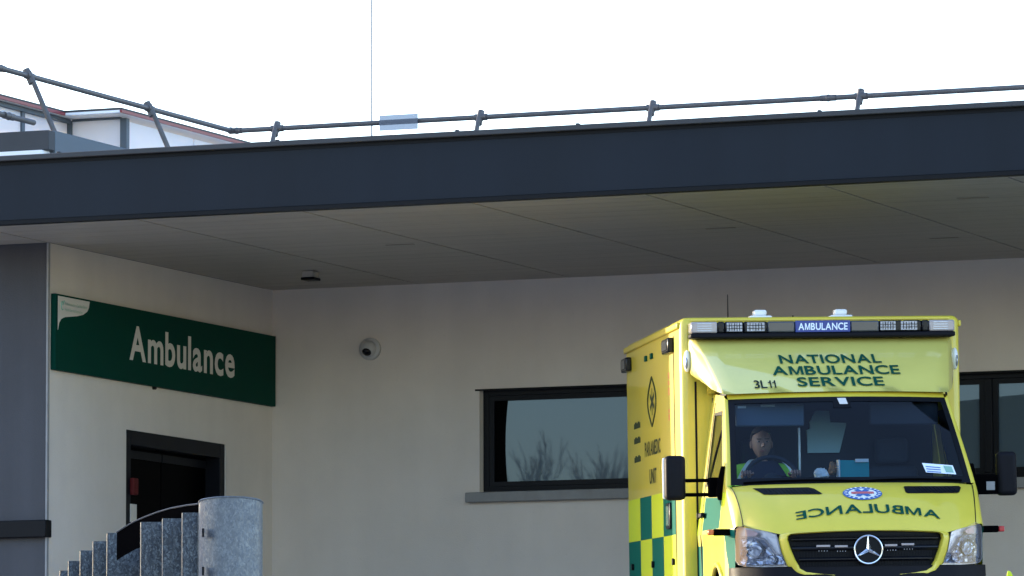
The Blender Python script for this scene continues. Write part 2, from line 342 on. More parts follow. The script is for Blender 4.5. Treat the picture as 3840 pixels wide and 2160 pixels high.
# ribbon window
wn = MB(); f0, f1 = .09, .16; L, Rr, B_, T_ = WIN
for bx in ((L, L+.055, B_, T_), (Rr-.055, Rr, B_, T_), (L+.055, Rr-.055, B_, B_+.055), (L+.055, Rr-.055, T_-.055, T_)): wn.box(bx[0], bx[1], f0, f1, bx[2], bx[3])
win = wn.build('window', 'frame', bld, bevel=.004)
mull = [3.76, 5.37, 6.95]
for a in mull: MB().box(a, a+.072, f0-.004, f1-.004, B_+.056, T_-.056).build('mullion', 'frame', win, bevel=.004)
edges = [L+.055]+[x for a in mull for x in (a, a+.072)]+[Rr-.055]
for i in range(0, len(edges), 2):
    a0, a1 = edges[i]+.001, edges[i+1]-.001
    s_ = MB()
    for bx in ((a0, a0+.05, B_+.056, T_-.056), (a1-.05, a1, B_+.056, T_-.056), (a0+.05, a1-.05, B_+.056, B_+.10), (a0+.05, a1-.05, T_-.10, T_-.056)): s_.box(bx[0], bx[1], f0+.012, f1, bx[2], bx[3])
    s_.build('sash', 'frame', win)
    z0, z1 = B_+.10, T_-.10
    def pn(u, v, a0=a0, a1=a1, z0=z0, z1=z1):               # sealed unit: very slightly dished
        return (a0+.05+(a1-a0-.1)*u, f0+.035+-.00012*(16*u*(1-u)*v*(1-v)), z0+(z1-z0)*v)
    pg = MB().grid(pn, 24, 12)
    if i == 0:                                               # first bay: left strip of the pane is dark glass with a bowed edge
        for j in range(13):
            for c in range(25):
                x, y, z = pg.v[j*25+c]; t = j/12
                ed = a0+.05+.125-.022*(1-(2*t-.9)**2); w0, w1 = a0+.05, a1-.05
                pg.v[j*25+c] = ((w0+(ed-w0)*c/4) if c <= 4 else (ed+(w1-ed)*(c-4)/20), y, z)
        pg.m = [1 if (k % 24) < 4 else 0 for k in range(len(pg.f))]
    pg.build('pane', ['pane', 'door'], win, smooth=True)
MB().box(1.995, 9.2, -.09, .088, 3.14, 3.232).build('sill', 'sill', win, bevel=.008)
MB().box(L-.04, Rr+.04, -.012, .0, T_-.012, T_+.004).build('lintel_drip', 'black', win)
# ambulance entrance door
dr = empty('door', Matrix.Identity(4)); dr.parent = bld
d_ = MB()
for bx in ((DOOR[0], DOOR[0]+.12, 1.2, 3.675), (DOOR[1]-.10, DOOR[1], 1.2, 3.675), (DOOR[0]+.12, DOOR[1]-.10, 3.545, 3.675)): d_.box(-.349, -.012, bx[0], bx[1], bx[2], bx[3])
d_.build('frame', 'frame', dr, bevel=.005)
for y0, y1 in ((-2.96, -2.06), (-2.04, -1.12)):
    lf = MB().box(-.20, -.16, y0, y1, 1.2, 3.54).build('leaf', 'door', dr)
    MB().box(-.158, -.12, y1-.08 if y0 < -2.5 else y0+.05, y1-.05 if y0 < -2.5 else y0+.08, 2.0, 2.7).build('handle', 'steel', lf)
    for z in (1.35, 3.45): MB().box(-.159, -.15, y0, y1, z, z+.07).build('rail', 'frame', lf)
MB().box(-1.2, -.36, -3.085, -1.0, 1.0, 3.7).build('lobby', 'door', dr)

def top(name, mw, mb, m, label, cat, **k):
    grp = k.pop('group', None); o = mb.build(name, m, **k); o.matrix_world = mw; return tag(o, label, cat, grp)
top('notice', MB_, MB().box(-.012, -.004, -2.98, -2.86, 2.86, 3.02), 'cream', 'small cream paper notice on the dark entrance door frame below the red call point', 'notice')
cpnt = empty('call_point', MB_, 'small red call point on the dark entrance door frame', 'call point')
MB().box(-.012, .03, -2.99, -2.89, 3.10, 3.25).build('housing', 'dred', cpnt, bevel=.01)
MB().box(.031, .034, -2.965, -2.915, 3.15, 3.20).build('button', 'dred', cpnt)

# ------------------------------------------------------------------ wall sign
sign = empty('wall_sign', MB_, 'long green sign board reading Ambulance on the cream side wall', 'sign')
MB().box(.004, .05, -4.57, -.035, 4.092, 4.752).build('board', 'sgreen', sign, bevel=.003)
wp = [(-4.53, 4.735), (-3.925, 4.735), (-3.94, 4.68), (-3.97, 4.645), (-4.05, 4.61), (-4.16, 4.588), (-4.30, 4.572), (-4.40, 4.56), (-4.47, 4.538), (-4.51, 4.50), (-4.53, 4.44)]
MB().prism(wp, lambda p, d: (d, p[0], p[1]), .0505, .054).build('corner_panel', 'cream', sign)
# thin edging along the flowing boundary
lettering('Ambulance', lambda x, y: (.0535, -3.135+2.19*x, 4.30-.0+.288*y), 'cream', sign, bold=.024)
for k, (s_, wd) in enumerate((('Feidhmeannacht na Seirbhíse Sláinte', .42), ('Health Service Executive', .33))):
    lettering(s_, lambda x, y, k=k, wd=wd: (.056, -4.40+wd*x, 4.665-.05*k+.026*y), 'grnink', sign)
em = MB(); em.tube([(.056, -4.455+.022*math.cos(t), 4.655+.035*math.sin(t)) for t in [R(60+i*24) for i in range(11)]], .006, 6).tube([(.056, -4.45, 4.66), (.056, -4.42, 4.70)], .006, 6)
em.build('logo_mark', 'grnink', sign)
top('fixing_bolt', MB_, MB().tube([(.0, -2.55, 4.085), (.03, -2.55, 4.085)], .018, 8), 'black', 'dark clip under the lower edge of the green sign', 'clip', smooth=True)

# ------------------------------------------------------------------ dome camera on rear wall
cc = empty('security_camera', MB_, 'white dome camera with dark eye on the cream rear wall', 'camera')
bpath = [(1.01+.1*math.cos(R(i*15)), -.03, 4.60+.1*math.sin(R(i*15))) for i in range(24)]
MB().tube([(1.01, -.0, 4.60), (1.01, -.035, 4.60), (1.01, -.05, 4.60)], [.105, .105, .085], 28).build('base', 'dome', cc, smooth=True)
MB().ball((1.01, -.05, 4.60), (.078, .085, .078), 24, 14).build('dome', 'dome', cc, smooth=True)
MB().ball((1.012, -.078, 4.575), (.052, .066, .046), 20, 12).build('eye', 'gloss', cc, smooth=True)

sl = empty('soffit_lamp', MB_, 'small dark lamp hanging under the canopy soffit near the inner corner', 'lamp')
MB().box(1.0, 1.13, -1.56, -1.40, ZS-.085, ZS-.06).build('louvre', 'black', sl, bevel=.006)
MB().box(1.01, 1.12, -1.55, -1.41, ZS-.058, ZS-.004).build('housing', 'soffit', sl, bevel=.004)
for a, b in ((5.6, -3.4), (7.1, -1.9), (2.6, -3.3), (8.25, -4.7)):
    o = MB().box(a, a+.26, b, b+.045, ZS-.006, ZS-.002).build('vent', 'slot', so)

# ------------------------------------------------------------------ roof guard rail
gr = empty('roof_guardrail', MB_, 'grey tubular guard rail with raking posts along the roof edge', 'railing')
RZ = 6.805; RA, RB = -.707, .60
MB().tube([(RA, RB, RZ), (16, RB, RZ)], .025, 12).build('top_rail', 'steel', gr, smooth=True)
MB().tube([(RA, RB, RZ), (RA, -4.75, RZ), (RA-4, -4.75, RZ)], .025, 12).build('top_rail', 'steel', gr, smooth=True)
MB().tube([(RA+.05, -3.63, 6.385), (RA+.05, -4.75, 6.385), (RA-4, -4.75, 6.385)], .025, 12).build('mid_rail', 'steel', gr, smooth=True)
MB().tube([(RA+.05, RB+.10, 6.385), (16, RB+.10, 6.385)], .025, 12).build('mid_rail', 'steel', gr, smooth=True)
def fit(p, q, r=.04): return MB().tube([p, q], r, 10).ball(((p[0]+q[0])/2, (p[1]+q[1])/2, p[2]), (r*1.15,)*3, 10, 6)
def post(px, py, lean):                                       # lean = (da, db) per metre going down
    zb = 5.96 if py > -4 else 5.7
    d = RZ+.03-zb; b = (px+lean[0]*d, py+lean[1]*d, zb)
    p = MB().tube([(px, py, RZ+.04), b], .024, 10).build('post', 'steel', gr, smooth=True)
    ax = (1, 0) if lean[1] else (0, 1)
    f_ = fit((px-.05*ax[0], py-.05*ax[1], RZ), (px+.07*ax[0], py+.07*ax[1], RZ), .034)
    f_.tube([(px-lean[0]*.06, py-lean[1]*.06, RZ+.06), (px+lean[0]*.07, py+lean[1]*.07, RZ-.07)], .034, 10)
    f_.build('clamp', 'steel', p, smooth=True)
    MB().box(b[0]-.12, b[0]+.12, b[1]-.12, b[1]+.12, 5.952, 5.99).build('foot', 'coping', p)
for a in (-.241, 1.865, 3.596, 5.632, 7.75, 9.8): post(a, RB, (0, -.5))
for b in (-3.633, -1.199): post(RA, b, (.47, 0))
for p, q in (((5.25, RB, RZ), (5.40, RB, RZ)), ((RA, -4.25, RZ), (RA, -4.1, RZ)), ((RA, RB-.06, RZ), (RA, RB+.0, RZ)), ((RA+.05, -4.2, 6.385), (RA+.05, -4.02, 6.385)), ((.2+RA-.2, RB, RZ), (RA+.1, RB, RZ))):
    fit(p, q, .031).build('coupling', 'steel', gr, smooth=True)
np_ = empty('rail_plate', MB_, 'blank translucent plate fixed to the roof rail beside the thin mast', 'plate')
MB().box(.853, 1.247, .555, .562, 6.722, 6.868).build('plate', 'acry', np_)
for a in (.9, 1.2): MB().box(a-.01, a+.01, .563, .58, 6.79, 6.82).build('clip', 'steel', np_)
lr = empty('roof_mast', MB_, 'very thin tall mast on the roof behind the guard rail', 'mast')
MB().tube([(.49, 1.2, 5.95), (.49, 1.2, 10.2)], .009, 8).build('rod', 'sill', lr, smooth=True)
MB().box(.41, .57, 1.12, 1.28, 5.952, 6.05).build('base', 'coping', lr)

# ------------------------------------------------------------------ rooftop lantern
ln = empty('roof_lantern', MB_, 'white panelled roof lantern with thin red eaves behind the left guard rail', 'lantern')
eav = [(-2.61, -4), (-2.61, .79), (-2.0, .79), (-2.0, 7), (-7, 7), (-7, -4)]
MB().prism(eav, lambda p, d: (p[0], p[1], d), 7.075, 7.10).build('eaves', 'white', ln)
MB().prism([(-2.60, -4.0), (-2.60, .80), (-1.99, .80), (-1.99, 7.01), (-7, 7.01), (-7, -4.01)], lambda p, d: (p[0], p[1], d), 7.103, 7.125).build('roof', 'coping', ln)
MB().box(-2.608, -2.585, -4, .787, 7.074, 7.102).box(-1.998, -1.975, .793, 7, 7.074, 7.102).build('red_flashing', 'red', ln)
def lp(a0, b0, a1, b1, m='poly'):
    MB().prism([(a0, b0), (a1, b1), (a1-.04, b1+.005), (a0-.04, b0+.005)], lambda p, d: (p[0], p[1], d), 5.955, 7.03).build('panel', m, ln)
for b0, b1 in ((-4, -2.62), (-2.56, -1.3), (-1.24, .06), (.12, 1.05)): lp(-2.70, b0, -2.70, b1)
MB().box(-2.66, -2.14, 1.09, 1.12, 5.955, 7.05).build('panel', 'poly', ln)
for b0, b1 in ((1.15, 2.6), (2.63, 4.2), (4.23, 7)): lp(-2.08, b0, -2.08, b1)
for b in (-2.62, -1.3, .06): MB().box(-2.745, -2.68, b, b+.06, 5.955, 7.06).build('mullion', 'parapet', ln)
MB().box(-2.75, -2.665, 1.05, 1.14, 5.955, 7.06).build('mullion', 'parapet', ln)
MB().box(-2.14, -2.07, 1.085, 1.15, 5.955, 7.06).build('corner_post', 'parapet', ln)
MB().box(-2.76, -2.66, -4, 1.05, 7.03, 7.07).box(-2.66, -2.14, 1.08, 1.13, 7.05, 7.072).build('head_rail', 'parapet', ln)
vt = empty('roof_vent', MB_, 'small grey vent box beside the roof lantern', 'vent')
MB().box(-1.86, -1.72, 1.05, 1.2, 5.955, 6.50).build('body', 'parapet', vt, bevel=.01)
MB().box(-1.88, -1.70, 1.03, 1.22, 6.50, 6.53).build('cap', 'sill', vt)

# ================================================================== CORRUGATED STEEL BARRIER
ga = empty('steel_barrier', Matrix.Translation((0, 0, 0)), 'galvanised corrugated steel barrier with rounded end in front of the entrance door', 'barrier')
F = 21152.2
def px(x, y, d):                                              # photograph pixel at a distance, used once to lay the barrier out
    v = fw+rt*((x-1920)/F)-up*((y-1080)/F); return v*(d/v.y)
ZT = 1.827
st = [(742, 1923, 684), (684, 1945, 610), (610, 1958, 529), (529, 1999, 402), (402, 2030, 349), (349, 2065, 301), (301, 2104, 257), (257, 2140, 225), (225, 2172, 197), (197, 2200, 175)]
path = []; tops = []
for k, (xr, y, xl) in enumerate(st):
    d = 30*1288/(3168-y)
    if k < 3: d = 30.35+.35*k
    zt = px((xr+xl)/2, y, d).z
    a = px(xr, y, d); b = px(xl, y, d); m_ = px((xr+xl)/2, y, d)
    path += [((a.x+.012, d+.02), zt), ((a.x-.004, d-.02), zt), ((m_.x, d-.022), zt), ((b.x+.006, d-.02), zt), ((b.x-.002, d+.03), zt)]
sh = MB()
for i in range(len(path)-1):
    (p, za), (q, zb) = path[i], path[i+1]
    zq = min(za, zb) if (i % 5) == 4 else za
    zb_ = zg(p[0], p[1])-.2
    n_ = Vector((q[1]-p[1], -(q[0]-p[0]), 0)); n_ = n_.normalized()*.004 if n_.length > 1e-6 else Vector((.004, 0, 0))
    sh.add([(p[0], p[1], zb_), (q[0], q[1], zb_), (q[0], q[1], zq), (p[0], p[1], zq), (p[0]-n_.x, p[1]-n_.y, zb_), (q[0]-n_.x, q[1]-n_.y, zb_), (q[0]-n_.x, q[1]-n_.y, zq), (p[0]-n_.x, p[1]-n_.y, zq)],
           [(0, 1, 2, 3), (4, 7, 6, 5), (3, 2, 6, 7), (0, 3, 7, 4), (1, 5, 6, 2)])
sh.build('corrugated_sheet', 'galv', ga, weld=False)
# rounded end: three-quarter pipe, with the rim line seen from below
pc = px(865, 1880, 30.2); pr = .171; zb_ = zg(pc.x, pc.y)-.2
arc = [(pc.x+pr*(1+.010*math.sin(R(t*9)))*math.cos(R(t)), pc.y+pr*.95*(1+.010*math.sin(R(t*9)))*math.sin(R(t))) for t in range(-196, 60, 4)]
pe = MB(); n_ = len(arc); zr = lambda i: ZT+.022*math.sin(min(1, max(0, (i/(n_-1)-.05)/.75))*math.pi)
vs = []
for r_ in (1, .985):
    for z in (0, 1):
        vs += [(pc.x+(x-pc.x)*r_, pc.y+(y-pc.y)*r_, zr(i) if z else zb_) for i, (x, y) in enumerate(arc)]
fs = []
for i in range(n_-1): fs += [(i, i+1, n_+i+1, n_+i), (2*n_+i, 3*n_+i, 3*n_+i+1, 2*n_+i+1), (n_+i, n_+i+1, 3*n_+i+1, 3*n_+i)]
fs += [(0, n_, 3*n_, 2*n_), (n_-1, 3*n_-1, 4*n_-1, 2*n_-1)]
pe.add(vs, fs); ro = pe.build('rounded_end', 'galv_skylit', ga, smooth=True, sharp=50)
MB().tube([(x, y, zr(i)+.001) for i, (x, y) in enumerate(arc)], .005, 6).build('rolled_rim', 'galv_skylit', ro, smooth=True)
for y in (1998, 2142):
    q = px(762, y, 30.06); MB().box(q.x-.005, q.x+.005, q.y-.03, q.y+.02, q.z-.022, q.z+.022).build('slot', 'black', ro)
ck = [(742, 1890), (700, 1895), (640, 1906), (590, 1921), (545, 1938), (505, 1955), (470, 1975), (438, 1996)]
cm = MB(); cv = []
for x, y in ck:
    d = 30.9+(742-x)*.0052; q = px(x, y, d); cv.append(q)
for i in range(len(cv)-1):
    p, q = cv[i], cv[i+1]
    cm.add([(p.x, p.y, p.z-.16), (q.x, q.y, q.z-.16), q, p, (p.x, p.y+.03, p.z-.16), (q.x, q.y+.03, q.z-.16), (q.x, q.y+.03, q.z), (p.x, p.y+.03, p.z)], [(0, 1, 2, 3), (7, 6, 5, 4), (3, 2, 6, 7), (0, 4, 5, 1)])
cm.build('rubber_backing', 'rub', ga, smooth=True)
MB().tube([(q.x, q.y, q.z) for q in cv], .005, 6).build('backing_edge', 'coping', ga, smooth=True)

yw = MB(); y0_, y1_ = Vector((-6.2, 31, 0)), Vector((-7.2, 41.5, 0)); dd = (y1_-y0_).normalized(); nn_ = Vector((-dd.y, dd.x, 0))*.3  # unseen wall, added only to keep the sun off the barrier
yw.prism([(y0_.x, y0_.y), (y1_.x, y1_.y), (y1_.x+nn_.x, y1_.y+nn_.y), (y0_.x+nn_.x, y0_.y+nn_.y)], lambda p, d: (p[0], p[1], d), -1, 2.8)
wl = empty('added_shade_wall', Matrix.Identity(4), 'unseen cream wall added beyond the left edge to shade the steel barrier', 'wall')
yw.build('wall', 'render', wl)
yc = MB().prism([(y0_.x+.06, y0_.y-.06), (y1_.x+.06, y1_.y+.06), (y1_.x+nn_.x-.06, y1_.y+nn_.y+.06), (y0_.x+nn_.x-.06, y0_.y+nn_.y-.06)], lambda p, d: (p[0], p[1], d), 2.801, 2.88).build('coping', 'sill', wl)

# marker post just entering the frame
bq = px(3787, 2146, 38)
bo = empty('marker_post', Matrix.Translation((bq.x, bq.y, zg(bq.x, bq.y))), 'slim pale yellow marker post tip at the lower right edge', 'post')
hb = bq.z-zg(bq.x, bq.y)
MB().prism([(-.022, -.02), (.022, -.02), (.022, .02), (-.022, .02)], lambda p, d: (p[0], p[1], d), 0, hb-.03).build('shaft', 'lime', bo, bevel=.006)
MB().add([(-.022, -.02, hb-.029), (.022, -.02, hb-.029), (.022, .02, hb-.029), (-.022, .02, hb-.029), (-.014, -.012, hb+.012), (.004, -.012, hb+.006), (.004, .012, hb+.006), (-.014, .012, hb+.012)],
         [(0, 3, 2, 1), (4, 5, 6, 7), (0, 1, 5, 4), (1, 2, 6, 5), (2, 3, 7, 6), (3, 0, 4, 7)]).build('cap', 'lime', bo, bevel=.005)

# ================================================================== AMBULANCE (local x = picture right, y = towards its rear, z = up)
am = empty('ambulance', MA, 'yellow and green chequered box ambulance with driver, nose towards the camera', 'ambulance')
BL = 3.86
# --- box body
bx = bmesh.new(); 
bo_ = MB().box(-1.1, 1.1, 0, BL, .42, 2.70).build('box_body', 'yellow', am, bevel=.055, seg=4)
for s_ in (-1, 1):
    MB().box(min(s_*1.098, s_*1.122), max(s_*1.098, s_*1.122), .05, BL-.02, 2.615, 2.665).build('gutter_rail', 'yellow', bo_, bevel=.01)
    ch = MB(); yb = [.45+.82*i for i in range(5)]; yb[-1] = BL-.06
    for i in range(4):
        for j, (z0, z1) in enumerate(((1.022, 1.372), (.66, 1.021))):
            gmi = (i+j) % 2
            ch.box(min(s_*1.1002, s_*1.1035), max(s_*1.1002, s_*1.1035), yb[i]+.0005, yb[i+1]-.0005, z0, z1, gmi)
    ch.build('chequer_band', ['green', 'lime'], bo_)
    for y in (3.447, 1.964, .56): MB().tube([(s_*1.103, y, .81), (s_*1.125, y, .81)], .028, 12).build('latch', 'black', bo_, smooth=True)
    lk = MB().box(min(s_*1.104, s_*1.122), max(s_*1.104, s_*1.122), .70, .96, 1.07, 1.28).build('locker_handle', 'gloss', bo_, bevel=.01)
    MB().box(min(s_*1.123, s_*1.14), max(s_*1.123, s_*1.14), .76, .80, 1.10, 1.25).build('grip', 'chrome', lk)
    for y0, y1 in ((.42, .84), (3.42, 3.80)):
        l_ = MB().box(min(s_*1.1, s_*1.15), max(s_*1.1, s_*1.15), y0, y1, 2.452, 2.568).build('scene_lamp', 'gloss', bo_, bevel=.012)
        MB().box(min(s_*1.151, s_*1.157), max(s_*1.151, s_*1.157), y0+.05, y1-.05, 2.475, 2.545).build('lens', 'barlens', l_)
    for y in (1.85, 2.25): MB().box(min(s_*1.1, s_*1.118), max(s_*1.1, s_*1.118), y, y+.1, 2.475, 2.52).build('hinge', 'dgreen', bo_, bevel=.004)
    sg_ = 1 if s_ < 0 else -1
    MB().box(min(s_*1.1003, s_*1.1045), max(s_*1.1003, s_*1.1045), .425, .44, .5, 2.58).build('locker_seam', 'plast', bo_)
    X_ = s_*1.1028
    lettering('PARAMEDIC', lambda x, y, s_=s_, X_=X_: (X_, (2.52-1.12*x) if s_ < 0 else (1.40+1.12*x), 1.70+.115*y), 'fadeink', bo_, bold=.016)
    lettering('UNIT', lambda x, y, s_=s_, X_=X_: (X_, (2.21-.5*x) if s_ < 0 else (1.71+.5*x), 1.47+.115*y), 'fadeink', bo_, bold=.016)
    for z in (1.955, 1.83, 1.675):
        mk = MB()
        for k in range(7):
            y = 2.84+.068*k
            mk.box(min(s_*1.1005, X_), max(s_*1.1005, X_), y, y+.045, z, z+.055*(1 if k % 3 else .8))
        mk.build('small_lettering', 'fadeink', bo_)
    eb = MB(); c = (1.95, 2.13)
    eb.tube([(X_, c[0]+.29*math.sin(R(t)), c[1]+.20*(1-2*t/180)) for t in range(0, 181, 12)], .008, 6).tube([(X_, c[0]-.29*math.sin(R(t)), c[1]+.20*(1-2*t/180)) for t in range(0, 181, 12)], .008, 6)
    for t in (30, 90, 150):
        dy, dz = .17*math.cos(R(t)), .11*math.sin(R(t)); nn = Vector((0, -dz, dy)).normalized()*.020
        eb.add([(X_, c[0]-dy-nn.y, c[1]-dz-nn.z), (X_, c[0]+dy-nn.y, c[1]+dz-nn.z), (X_, c[0]+dy+nn.y, c[1]+dz+nn.z), (X_, c[0]-dy+nn.y, c[1]-dz+nn.z)], [(0, 1, 2, 3)])
    eb.build('star_emblem', 'fadeink', bo_)
    for z, h_ in ((1.93, .05), (1.99, .03), (2.13, .06), (2.21, .035), (2.26, .05)): MB().box(min(s_*1.1005, X_), max(s_*1.1005, X_), .74, .84, z, z+h_).build('faded_mark', 'faded', bo_)
MB().box(-1.02, 1.02, -.012, -.001, 2.672, 2.684).build('roof_lip', 'yellow', bo_)
for x in (-.985, .985): MB().box(x-.008, x+.008, -.004, .0, .5, 2.2).build('panel_seam', 'plast', bo_)
MB().box(-1.05, 1.05, BL+.001, BL+.02, .7, 2.5).build('rear_doors', 'yellow', bo_)
MB().box(-.95, .95, .1, BL-.1, .30, .418).build('chassis', 'plast', am)
# --- roof light bar
lb = empty('light_bar', Matrix.Identity(4)); lb.parent = am
MB().box(-1.04, 1.035, -.19, -.002, 2.526, 2.566).build('base', 'plast', lb, bevel=.012)
for x0, x1, m_ in ((-1.036, -.83, 'barend'), (.83, 1.03, 'barend'), (-.828, -.772, 'gloss'), (.772, .828, 'gloss'), (-.77, -.625, 'gloss'), (-.623, -.44, 'gloss'), (.44, .622, 'gloss'), (.624, .77, 'gloss'), (-.438, -.222, 'barlens'), (.212, .438, 'barlens')):
    MB().box(x0, x1, -.186, -.004, 2.567, 2.654).build('lens_segment', m_, lb, bevel=.012)
for x0, x1 in ((-.757, -.637), (-.598, -.462), (.437+.01, .565), (.607, .735)):
    m_ = MB().box(x0, x1, -.192, -.187, 2.578, 2.645)
    l_ = m_.build('led_module', 'led', lb)
    g_ = MB()
    for k in range(1, 6): g_.box(x0+(x1-x0)*k/6-.0025, x0+(x1-x0)*k/6+.0025, -.1945, -.1925, 2.582, 2.641)
    for z in (2.60, 2.622): g_.box(x0, x1, -.197, -.195, z-.002, z+.002)
    g_.build('led_grid', 'plast', l_)
for x0 in (-.99, .86):
    g_ = MB()
    for k in range(4): g_.box(x0, x0+.12, -.189, -.187, 2.58+.018*k, 2.588+.018*k)
    g_.build('lens_ribs', 'lampdark', lb)
bp = MB().box(-.22, .21, -.194, -.004, 2.566, 2.656).build('blue_panel', 'blue', lb, bevel=.004)
lettering('AMBULANCE', lambda x, y: (-.198+.386*x, -.1975, 2.584+.052*y), 'wletter', bp, bold=.02)
# --- roof beacons, aerials
for x in (-.405, .235):
    b_ = MB().box(x-.09, x+.09, .42, .62, 2.70, 2.735).build('roof_beacon', 'white', am, bevel=.014)
    MB().box(x-.048, x+.052, .46, .58, 2.736, 2.782).build('beacon_cap', 'white', b_, bevel=.015)
MB().tube([(-.567, 1.2, 2.70), (-.567, 1.2, 2.95)], [.006, .0035], 8).build('aerial', 'plast', am, smooth=True)
MB().tube([(-.50, .9, 2.70), (-.50, .9, 2.745)], [.022, .012], 10).build('aerial', 'plast', am, smooth=True)
MB().tube([(-.085, .9, 2.70), (-.085, .9, 2.76)], [.010, .006], 10).build('aerial', 'plast', am, smooth=True)
# --- wind fairing over the cab
def fp(u, v):                                                 # u -1..1 across, v 0 top .. 1 bottom
    xx = u*(.985+(.862-.985)*v); bow = (1-u*u)
    y = -.06+(-.74)*v-.07*bow*v-.04*math.sin(math.pi*v); z = 2.53+(2.062-2.53)*v+.012*bow*v
    return (xx, y, z)
fa = MB(); fa.grid(lambda u, v: fp(2*u-1, v), 16, 8)
for s_ in (-1, 1):
    def ck_(u, v, s_=s_):                                     # cheek from the front edge back to the box
        a = Vector(fp(s_, v)); zz = 2.53+(2.16-2.53)*v
        b = Vector((s_*(1.04 if v < .6 else 1.04-.10*((v-.6)/.4)**2), .002-(.42*max(0, (v-.6)/.4)**2), zz))
        p = a.lerp(b, u); p.x += s_*.03*math.sin(math.pi*u)*(.4+.6*v); return tuple(p)
    fa.grid(ck_, 8, 8)
    fa.add([fp(s_, 1), ck_(1, 1), (s_*.9, .002, 2.10), (s_*.5, .002, 2.09), fp(s_*.5, 1)], [(0, 1, 2, 3, 4)])
fa.add([fp(-.5, 1), fp(0, 1), fp(.5, 1), (.5, .002, 2.09), (-.5, .002, 2.09)], [(0, 1, 2, 3, 4)])
fair = fa.build('wind_fairing', 'yellow_sheen', am, smooth=True, sharp=60)
def ft(x, z, off=.005):                                       # point on the fairing front from x, z
    lo, hi = 0, 1
    for _ in range(30):
        v = (lo+hi)/2; u = x/(.985+(.862-.985)*v)
        if fp(u, v)[2] > z: lo = v
        else: hi = v
    p = Vector(fp(u, v)); return (p.x, p.y-off*.53-.001, p.z+off*.85*.4)
for s_, x0, x1, z in (('NATIONAL', -.385, .405, 2.307), ('AMBULANCE', -.465, .525, 2.212), ('SERVICE', -.293, .378, 2.117)):
    lettering(s_, lambda x, y, x0=x0, x1=x1, z=z: ft(x0+(x1-x0)*x, z+.07*y, .012), 'dgreen', fair, bold=.02)
lettering('3L11', lambda x, y: ft(-.625+.165*x, 2.105+.062*y, .012), 'ink', fair, bold=.012)
for s_ in (-1, 1):
    l_ = MB().ball((s_*1.052, -.03, 2.358), (.028, .05, .086), 16, 10).build('marker_lamp', 'white', fair, smooth=True)
    MB().ball((s_*1.060, -.052, 2.345), (.016, .034, .052), 12, 8).build('lamp_lens', 'redl' if 0 else 'lampdark', l_, smooth=True)

# --- cab shell
def yf(x):                                                    # plan curve of the nose
    a = abs(x)
    return -2.2+.1*(a/.58)**2 if a < .58 else -2.1+.29*((a-.58)/.35)**1.7
def X(y, z):
    x = .985
    if z > 1.05: x -= .128*((z-1.05)/1.0)**1.15
    if z < .6: x -= .03*(.6-z)/.3
    if z > .9: x += .008*math.exp(-((z-1.0)/.06)**2)
    if y < -1.3: x -= .09*((-1.3-y)/.65)**2
    return x
arch = [(-1.2+.41*math.cos(R(t)), .36+.40*math.sin(R(t))) for t in range(0, 181, 12)]
side = [(-1.80, .735), (-1.82, 1.02), (-1.70, 1.125), (-1.56, 1.24), (-1.42, 1.352), (-.74, 2.05), (-.002, 2.10), (-.002, .42), (-.79, .42)]+arch[1:-1]+[(-1.62, .42), (-1.70, .50)]
swin = [(-.30, 1.37), (-.30, 1.94), (-.76, 1.94), (-1.24, 1.42), (-1.24, 1.37)]
gb = [([(-1.34, 1.03), (-.32, 1.03), (-.32, 1.285), (-1.34, 1.262)], 1), ([(-.32, .40), (.02, .40), (.02, .915), (-.32, .915)], 1), ([(-1.83, .70), (-1.66, .70), (-1.57, .86), (-1.545, 1.012), (-1.83, 1.012)], 1)]
lime_b = [([(-1.54, .45), (-.33, .45), (-.33, 1.0), (-1.52, 1.0)], 2), ([(-.31, 1.0), (.02, 1.0), (.02, 1.29), (-.31, 1.29)], 2), ([(-1.80, 1.02), (-1.35, 1.02), (-1.35, 1.30), (-1.50, 1.30)], 2)]
sides = []
